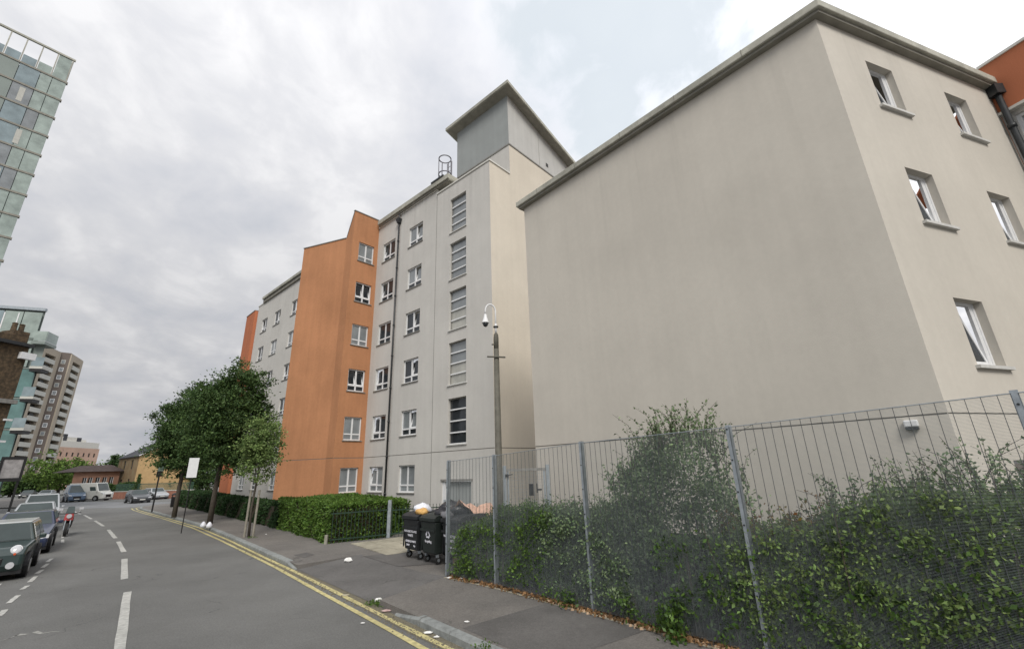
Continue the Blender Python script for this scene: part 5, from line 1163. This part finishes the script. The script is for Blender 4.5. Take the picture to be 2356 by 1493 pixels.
# ================================================================== VEHICLES
TYRE = RUBBER; RIM = mat('alloy_rim', (.45, .46, .47), .35, .1, 10., metal=.7)
CGL = glassy('car_glass', (.05, .065, .065), .06, .45, .02); LAMP = mat('headlamp', (.50, .51, .53), .15, .1, 20., spec=.8); RED = mat('tail_lamp', (.35, .02, .02), .25, spec=.7)
PLATE = mat('number_plate', (.62, .62, .58), .5); PLATEY = mat('rear_plate', (.60, .50, .12), .5)
def paint(name, c): return mat(name, c, .28, .04, 3., spec=.6, coat=.6)
def car(label, pos, heading, L, Wd, H, pm, roofm=None, kind='hatch', group=None, round_lamps=False, name='parked_car', cat='car', hood=.95, belt=.98, tint=CGL):
    t = thing(name, (pos[0], pos[1], pos[2] if len(pos) > 2 else 0), label, cat, rz=R(90-heading), group=group)
    h2 = L/2; y = Wd/2; gh = {'hatch': (h2*.38, h2*.12, -h2*.72, -h2*.93), 'saloon': (h2*.32, h2*.08, -h2*.45, -h2*.75), 'mini': (h2*.42, h2*.26, -h2*.82, -h2*.95), 'mpv': (h2*.55, h2*.18, -h2*.85, -h2*.96), 'van': (h2*.72, h2*.50, -h2*.97, -h2*.99)}[kind]
    xw, xr0, xr1, xb = gh; hz = hood*.80 if kind in ('hatch', 'saloon') else hood*.88
    prof = [(-h2+.03, .26), (h2-.10, .22), (h2, .40), (h2-.02, hz-.22), (h2-.16, hz-.04), (xw+.02, belt-.01), (xb-.02, belt), (-h2+.04, belt-.12), (-h2, .55)]
    def ys(x): return y*(1-.13*max(0, (abs(x)-h2*.72)/(h2*.28))**1.5)
    m = MB().use(pm); n = len(prof); vs = [(x, -ys(x), z) for x, z in prof]+[(x, ys(x), z) for x, z in prof]
    vs += [(x, -ys(x)*.90, z) for x, z in prof[3:8]]+[(x, ys(x)*.9, z) for x, z in prof[3:8]]
    fs = [tuple(range(n)), tuple(range(n, 2*n))[::-1]]+[(i, n+i, n+(i+1) % n, (i+1) % n) for i in range(n)]
    m.mesh_(vs[:2*n], fs)
    body = m.build('body', t, local=True, bevel=.07); body.modifiers['bevel'].segments = 3
    for p_ in body.data.polygons: p_.use_smooth = False
    ty = y*.97; ry = y*.76 if kind != 'van' else y*.92
    m = MB().use(pm); B4 = [(xb, -ty, belt-.03), (xw, -ty, belt-.03), (xw, ty, belt-.03), (xb, ty, belt-.03)]; T4 = [(xr1, -ry, H), (xr0, -ry, H), (xr0, ry, H), (xr1, ry, H)]
    m.hexa(B4, T4); cab = m.build('cabin', t, local=True, bevel=.06); cab.modifiers['bevel'].segments = 3
    def panel(nm, a, b, c, d, u0, u1, v0, v1, mm, par=None, out=.012):
        a, b, c, d = map(Vector, (a, b, c, d)); f = lambda u, v: (a.lerp(b, u)).lerp(d.lerp(c, u), v); nr = (b-a).cross(d-a).normalized()
        ctr = (a+b+c+d)/4; nr = -nr if nr.dot(ctr-Vector((0, 0, (belt+H)/2-.1))) < 0 else nr
        k = MB().use(mm); q = [f(u0, v0), f(u1, v0), f(u1, v1), f(u0, v1)]; k.hexa([p+nr*-.01 for p in q], [p+nr*out for p in q]); return k.build(nm, par or t, local=True)
    panel('windscreen', B4[1], B4[2], T4[2], T4[1], .06, .94, .08, .93, tint); panel('rear_window', B4[3], B4[0], T4[0], T4[3], .09, .91, .15, .88, tint)
    for sg_, (a, b, c, d) in ((-1, (B4[0], B4[1], T4[1], T4[0])), (1, (B4[3], B4[2], T4[2], T4[3]))):
        if kind == 'van': panel('side_window', a, b, c, d, .74, .93, .12, .55, tint)
        else: panel('side_window', a, b, c, d, .07, .46, .12, .88, tint); panel('side_window', a, b, c, d, .50, .93, .12, .88, tint)
    wr = .30 if L < 4 else .33; wb = h2*.63
    for x in (wb, -wb):
        for s_ in (-1, 1):
            k = MB().use(BLACKP); k.tube([(x, s_*(y-.20), wr+.02), (x, s_*(y+.004), wr+.02)], wr*1.17, 20); k.build('wheel_arch', body, local=True)
            k = MB().use(TYRE); k.tube([(x, s_*(y-.19), wr), (x, s_*(y-.02), wr), (x, s_*(y+.012), wr)], [wr, wr, wr*.93], 20); wh = k.build('wheel', t, local=True)
            k = MB().use(RIM); k.tube([(x, s_*(y-.0), wr), (x, s_*(y+.018), wr)], wr*.60, 16); k.build('rim', wh, local=True)
    for s_ in (-1, 1):
        k = MB().use(LAMP)
        if round_lamps:
            xx = h2-.16; k.lathe([(.0, 0), (.16, 0), (.15, .05), (.10, .09), (.0, .10)], (0, 0, 0), 18); o = k.build('headlight', t, local=True, smooth=True); o.location = (h2-.13, s_*y*.66, hz-.12); o.rotation_euler = (0, R(62), 0); o.scale = (.85, .75, .6)
            r_ = MB().use(RIM); r_.lathe([(.165, -.01), (.175, .02), (.16, .04)], (0, 0, 0), 18); o2 = r_.build('ring', o, local=True)
            k = MB().use(LAMP); k.tube([(h2-.03, s_*y*.62, .40), (h2+.015, s_*y*.62, .40)], .085, 14); k.build('fog_lamp', t, local=True)
            k = MB().use(mat('amber_lens', (.6, .10, .03), .3)); k.tube([(h2-.02, s_*y*.66, hz-.20), (h2+.01, s_*y*.66, hz-.20)], .03, 8); k.build('indicator', t, local=True)
        else:
            k.hexa([(h2-.28, s_*y*.60, hz-.22), (h2-.01, s_*y*.60, hz-.24), (h2-.05, s_*y*.90, hz-.2), (h2-.38, s_*y*.93, hz-.16)], [(h2-.28, s_*y*.60, hz-.08), (h2-.04, s_*y*.60, hz-.13), (h2-.10, s_*y*.90, hz-.08), (h2-.38, s_*y*.945, hz-.06)]); k.build('headlight', t, local=True)
        k = MB().use(RED); k.box(-h2-.012, -h2+.12, s_*y*.70-.10, s_*y*.70+.14*s_ if s_ > 0 else s_*y*.70+.10, belt-.36, belt-.12); k.build('tail_light', t, local=True)
        k = MB().use(pm); k.box(xw-.22, xw-.10, min(s_*(y+.02), s_*(y+.17)), max(s_*(y+.02), s_*(y+.17)), belt+.0, belt+.13); k.build('wing_mirror', t, local=True, bevel=.03)
        k = MB().use(BLACKP); k.box(xw*.15-.004, xw*.15+.004, min(s_*(y-.01), s_*(y+.003)), max(s_*(y-.01), s_*(y+.003)), .35, belt-.1); k.build('door_gap', body, local=True)
    k = MB().use(BLACKP); k.box(h2-.04, h2+.012, -y*.42, y*.42, .42, hz-.28); k.build('grille', t, local=True, bevel=.02)
    k = MB().use(PLATE); k.box(h2, h2+.02, -.26, .26, .34, .45); k.build('number_plate', t, local=True)
    k = MB().use(PLATEY); k.box(-h2-.02, -h2, -.26, .26, .50, .61); k.build('number_plate', t, local=True)
    k = MB().use(BLACKP); k.box(-h2+.1, h2-.1, -y*.9, y*.9, .16, .27); k.build('underside', t, local=True)
    if roofm: k = MB().use(roofm); k.box(xr1+.04, xr0-.02, -ry+.02, ry-.02, H-.02, H+.035); k.build('roof_panel', t, local=True, bevel=.03)
    return t
P_GREEN = paint('dark_green_paintwork', (.016, .034, .032)); P_NAVY = paint('navy_paintwork', (.02, .03, .07)); P_SILV = paint('silver_paintwork', (.38, .40, .42)); P_WHITE = paint('white_paintwork', (.66, .66, .62)); P_BLACK = paint('black_paintwork', (.02, .022, .026)); P_BLUE = paint('steel_blue_paintwork', (.08, .13, .20)); P_GREY = paint('grey_paintwork', (.045, .05, .055))
hd = math.degrees(math.atan2(.66, -.75))
car('dark green small car with round headlights parked nearest at the left edge', (-15.62, 14.36), hd, 3.65, 1.70, 1.41, P_GREEN, mat('pale_roof_paint', (.42, .44, .44), .3, .05, 3., coat=.4), 'mini', 'cars parked in the bay', True, hood=1.0, belt=.95)
car('dark navy hatchback parked second in the roadside bay', (-19.72, 19.0), hd-1, 4.05, 1.74, 1.46, P_NAVY, None, 'hatch', 'cars parked in the bay')
car('silver estate car parked behind the motorcycle in the bay', (-27.4, 26.6), hd-3, 4.5, 1.78, 1.50, P_SILV, None, 'hatch', 'cars parked in the bay')
car('pale silver van nosing out at the far end of the bay', (-31.6, 31.0), hd-4, 4.6, 1.85, 1.85, P_SILV, None, 'mpv', 'cars parked in the bay')
# motorcycle
_b = gp(136, 1234); mc = thing('motorcycle', (_b[0]-.2, _b[1]+.5, 0), 'black and red motorcycle standing at the edge of the parking bay', 'motorcycle', rz=R(90-hd))
for x in (-.68, .68):
    k = MB().use(TYRE); k.tube([(x, -.06, .30), (x, .06, .30)], .30, 18); wh = k.build('wheel', mc, local=True); k = MB().use(RIM); k.tube([(x, -.065, .30), (x, .065, .30)], .17, 14); k.build('rim', wh, local=True)
k = MB().use(BLACKP); k.hexa([(-.55, -.14, .45), (.45, -.14, .35), (.45, .14, .35), (-.55, .14, .45)], [(-.75, -.16, .82), (.25, -.17, .80), (.25, .17, .80), (-.75, .16, .82)]); k.build('engine', mc, local=True, bevel=.04)
k = MB().use(paint('red_paintwork', (.38, .03, .03))); k.hexa([(-.05, -.16, .78), (.55, -.18, .70), (.55, .18, .70), (-.05, .16, .78)], [(.0, -.12, 1.02), (.48, -.16, 1.08), (.48, .16, 1.08), (.0, .12, 1.02)]); k.build('fairing', mc, local=True, bevel=.05)
k = MB().use(BLACKP); k.hexa([(-.85, -.13, .82), (-.05, -.13, .80), (-.05, .13, .80), (-.85, .13, .82)], [(-.85, -.10, .95), (-.05, -.12, .88), (-.05, .12, .88), (-.85, .10, .95)]); k.build('seat', mc, local=True, bevel=.03)
k = MB().use(CGL); k.hexa([(.46, -.17, 1.05), (.52, -.17, 1.05), (.52, .17, 1.05), (.46, .17, 1.05)], [(.30, -.12, 1.36), (.32, -.12, 1.36), (.32, .12, 1.36), (.30, .12, 1.36)]); k.build('windscreen', mc, local=True)
k = MB().use(BLACKP); k.tube([(.30, -.40, 1.05), (.38, 0, 1.02), (.30, .40, 1.05)], .018, 6); hb_ = k.build('handlebar', mc, local=True)
for s_ in (-1, 1): k = MB().use(LAMP); k.box(.26, .30, min(s_*.30, s_*.46), max(s_*.30, s_*.46), 1.2, 1.3); k.tube([(.3, s_*.3, 1.05), (.28, s_*.36, 1.2)], .008, 5); k.build('mirror', hb_, local=True)
k = MB().use(LAMP); k.tube([(.54, 0, .92), (.60, 0, .92)], .10, 14); k.build('headlight', mc, local=True)
for s_ in (-.09, .09): k = MB().use(STEEL); k.tube([(.68, s_, .3), (.42, s_, 1.0)], .025, 6); k.build('fork', mc, local=True)
# traffic beyond the junction
c = gp(305, 1157); car('dark grey hatchback facing the camera across the junction', (c[0], c[1]+.6), 128, 4.2, 1.78, 1.45, P_GREY, None, 'hatch')
c = gp(338, 1150); car('silver car half hidden behind the dark grey hatchback', (c[0]-.6, c[1]+2.), 120, 4.3, 1.76, 1.45, P_SILV, None, 'hatch')
c = gp(250, 1144); car('silver people carrier parked between white van and grey hatchback', (c[0], c[1]), 118, 4.4, 1.8, 1.75, P_SILV, None, 'mpv')
c = gp(268, 1146); car('small dark saloon beside the silver people carrier', (c[0], c[1]+1.), 125, 4.1, 1.75, 1.4, P_BLACK, None, 'saloon')
c = gp(176, 1154); car('white panel van stopped at the junction', (c[0]+.6, c[1]+1.2), 88, 5.0, 2.0, 2.4, P_WHITE, None, 'van', name='white_van', cat='van', belt=1.25, hood=1.25)
c = gp(143, 1156); car('steel blue van waiting left of the white panel van', (c[0], c[1]+1.5), 128, 4.4, 1.9, 2.2, P_BLUE, None, 'mpv', name='blue_van', cat='van', belt=1.15, hood=1.15)
c = gp(103, 1147); car('silver saloon parked across the junction left of the blue van', (c[0], c[1]), 150, 4.3, 1.76, 1.42, P_SILV, None, 'saloon')
c = gp(62, 1145); car('grey hatchback farthest left across the junction', (c[0], c[1]), 145, 4.1, 1.76, 1.42, P_GREY, None, 'hatch')
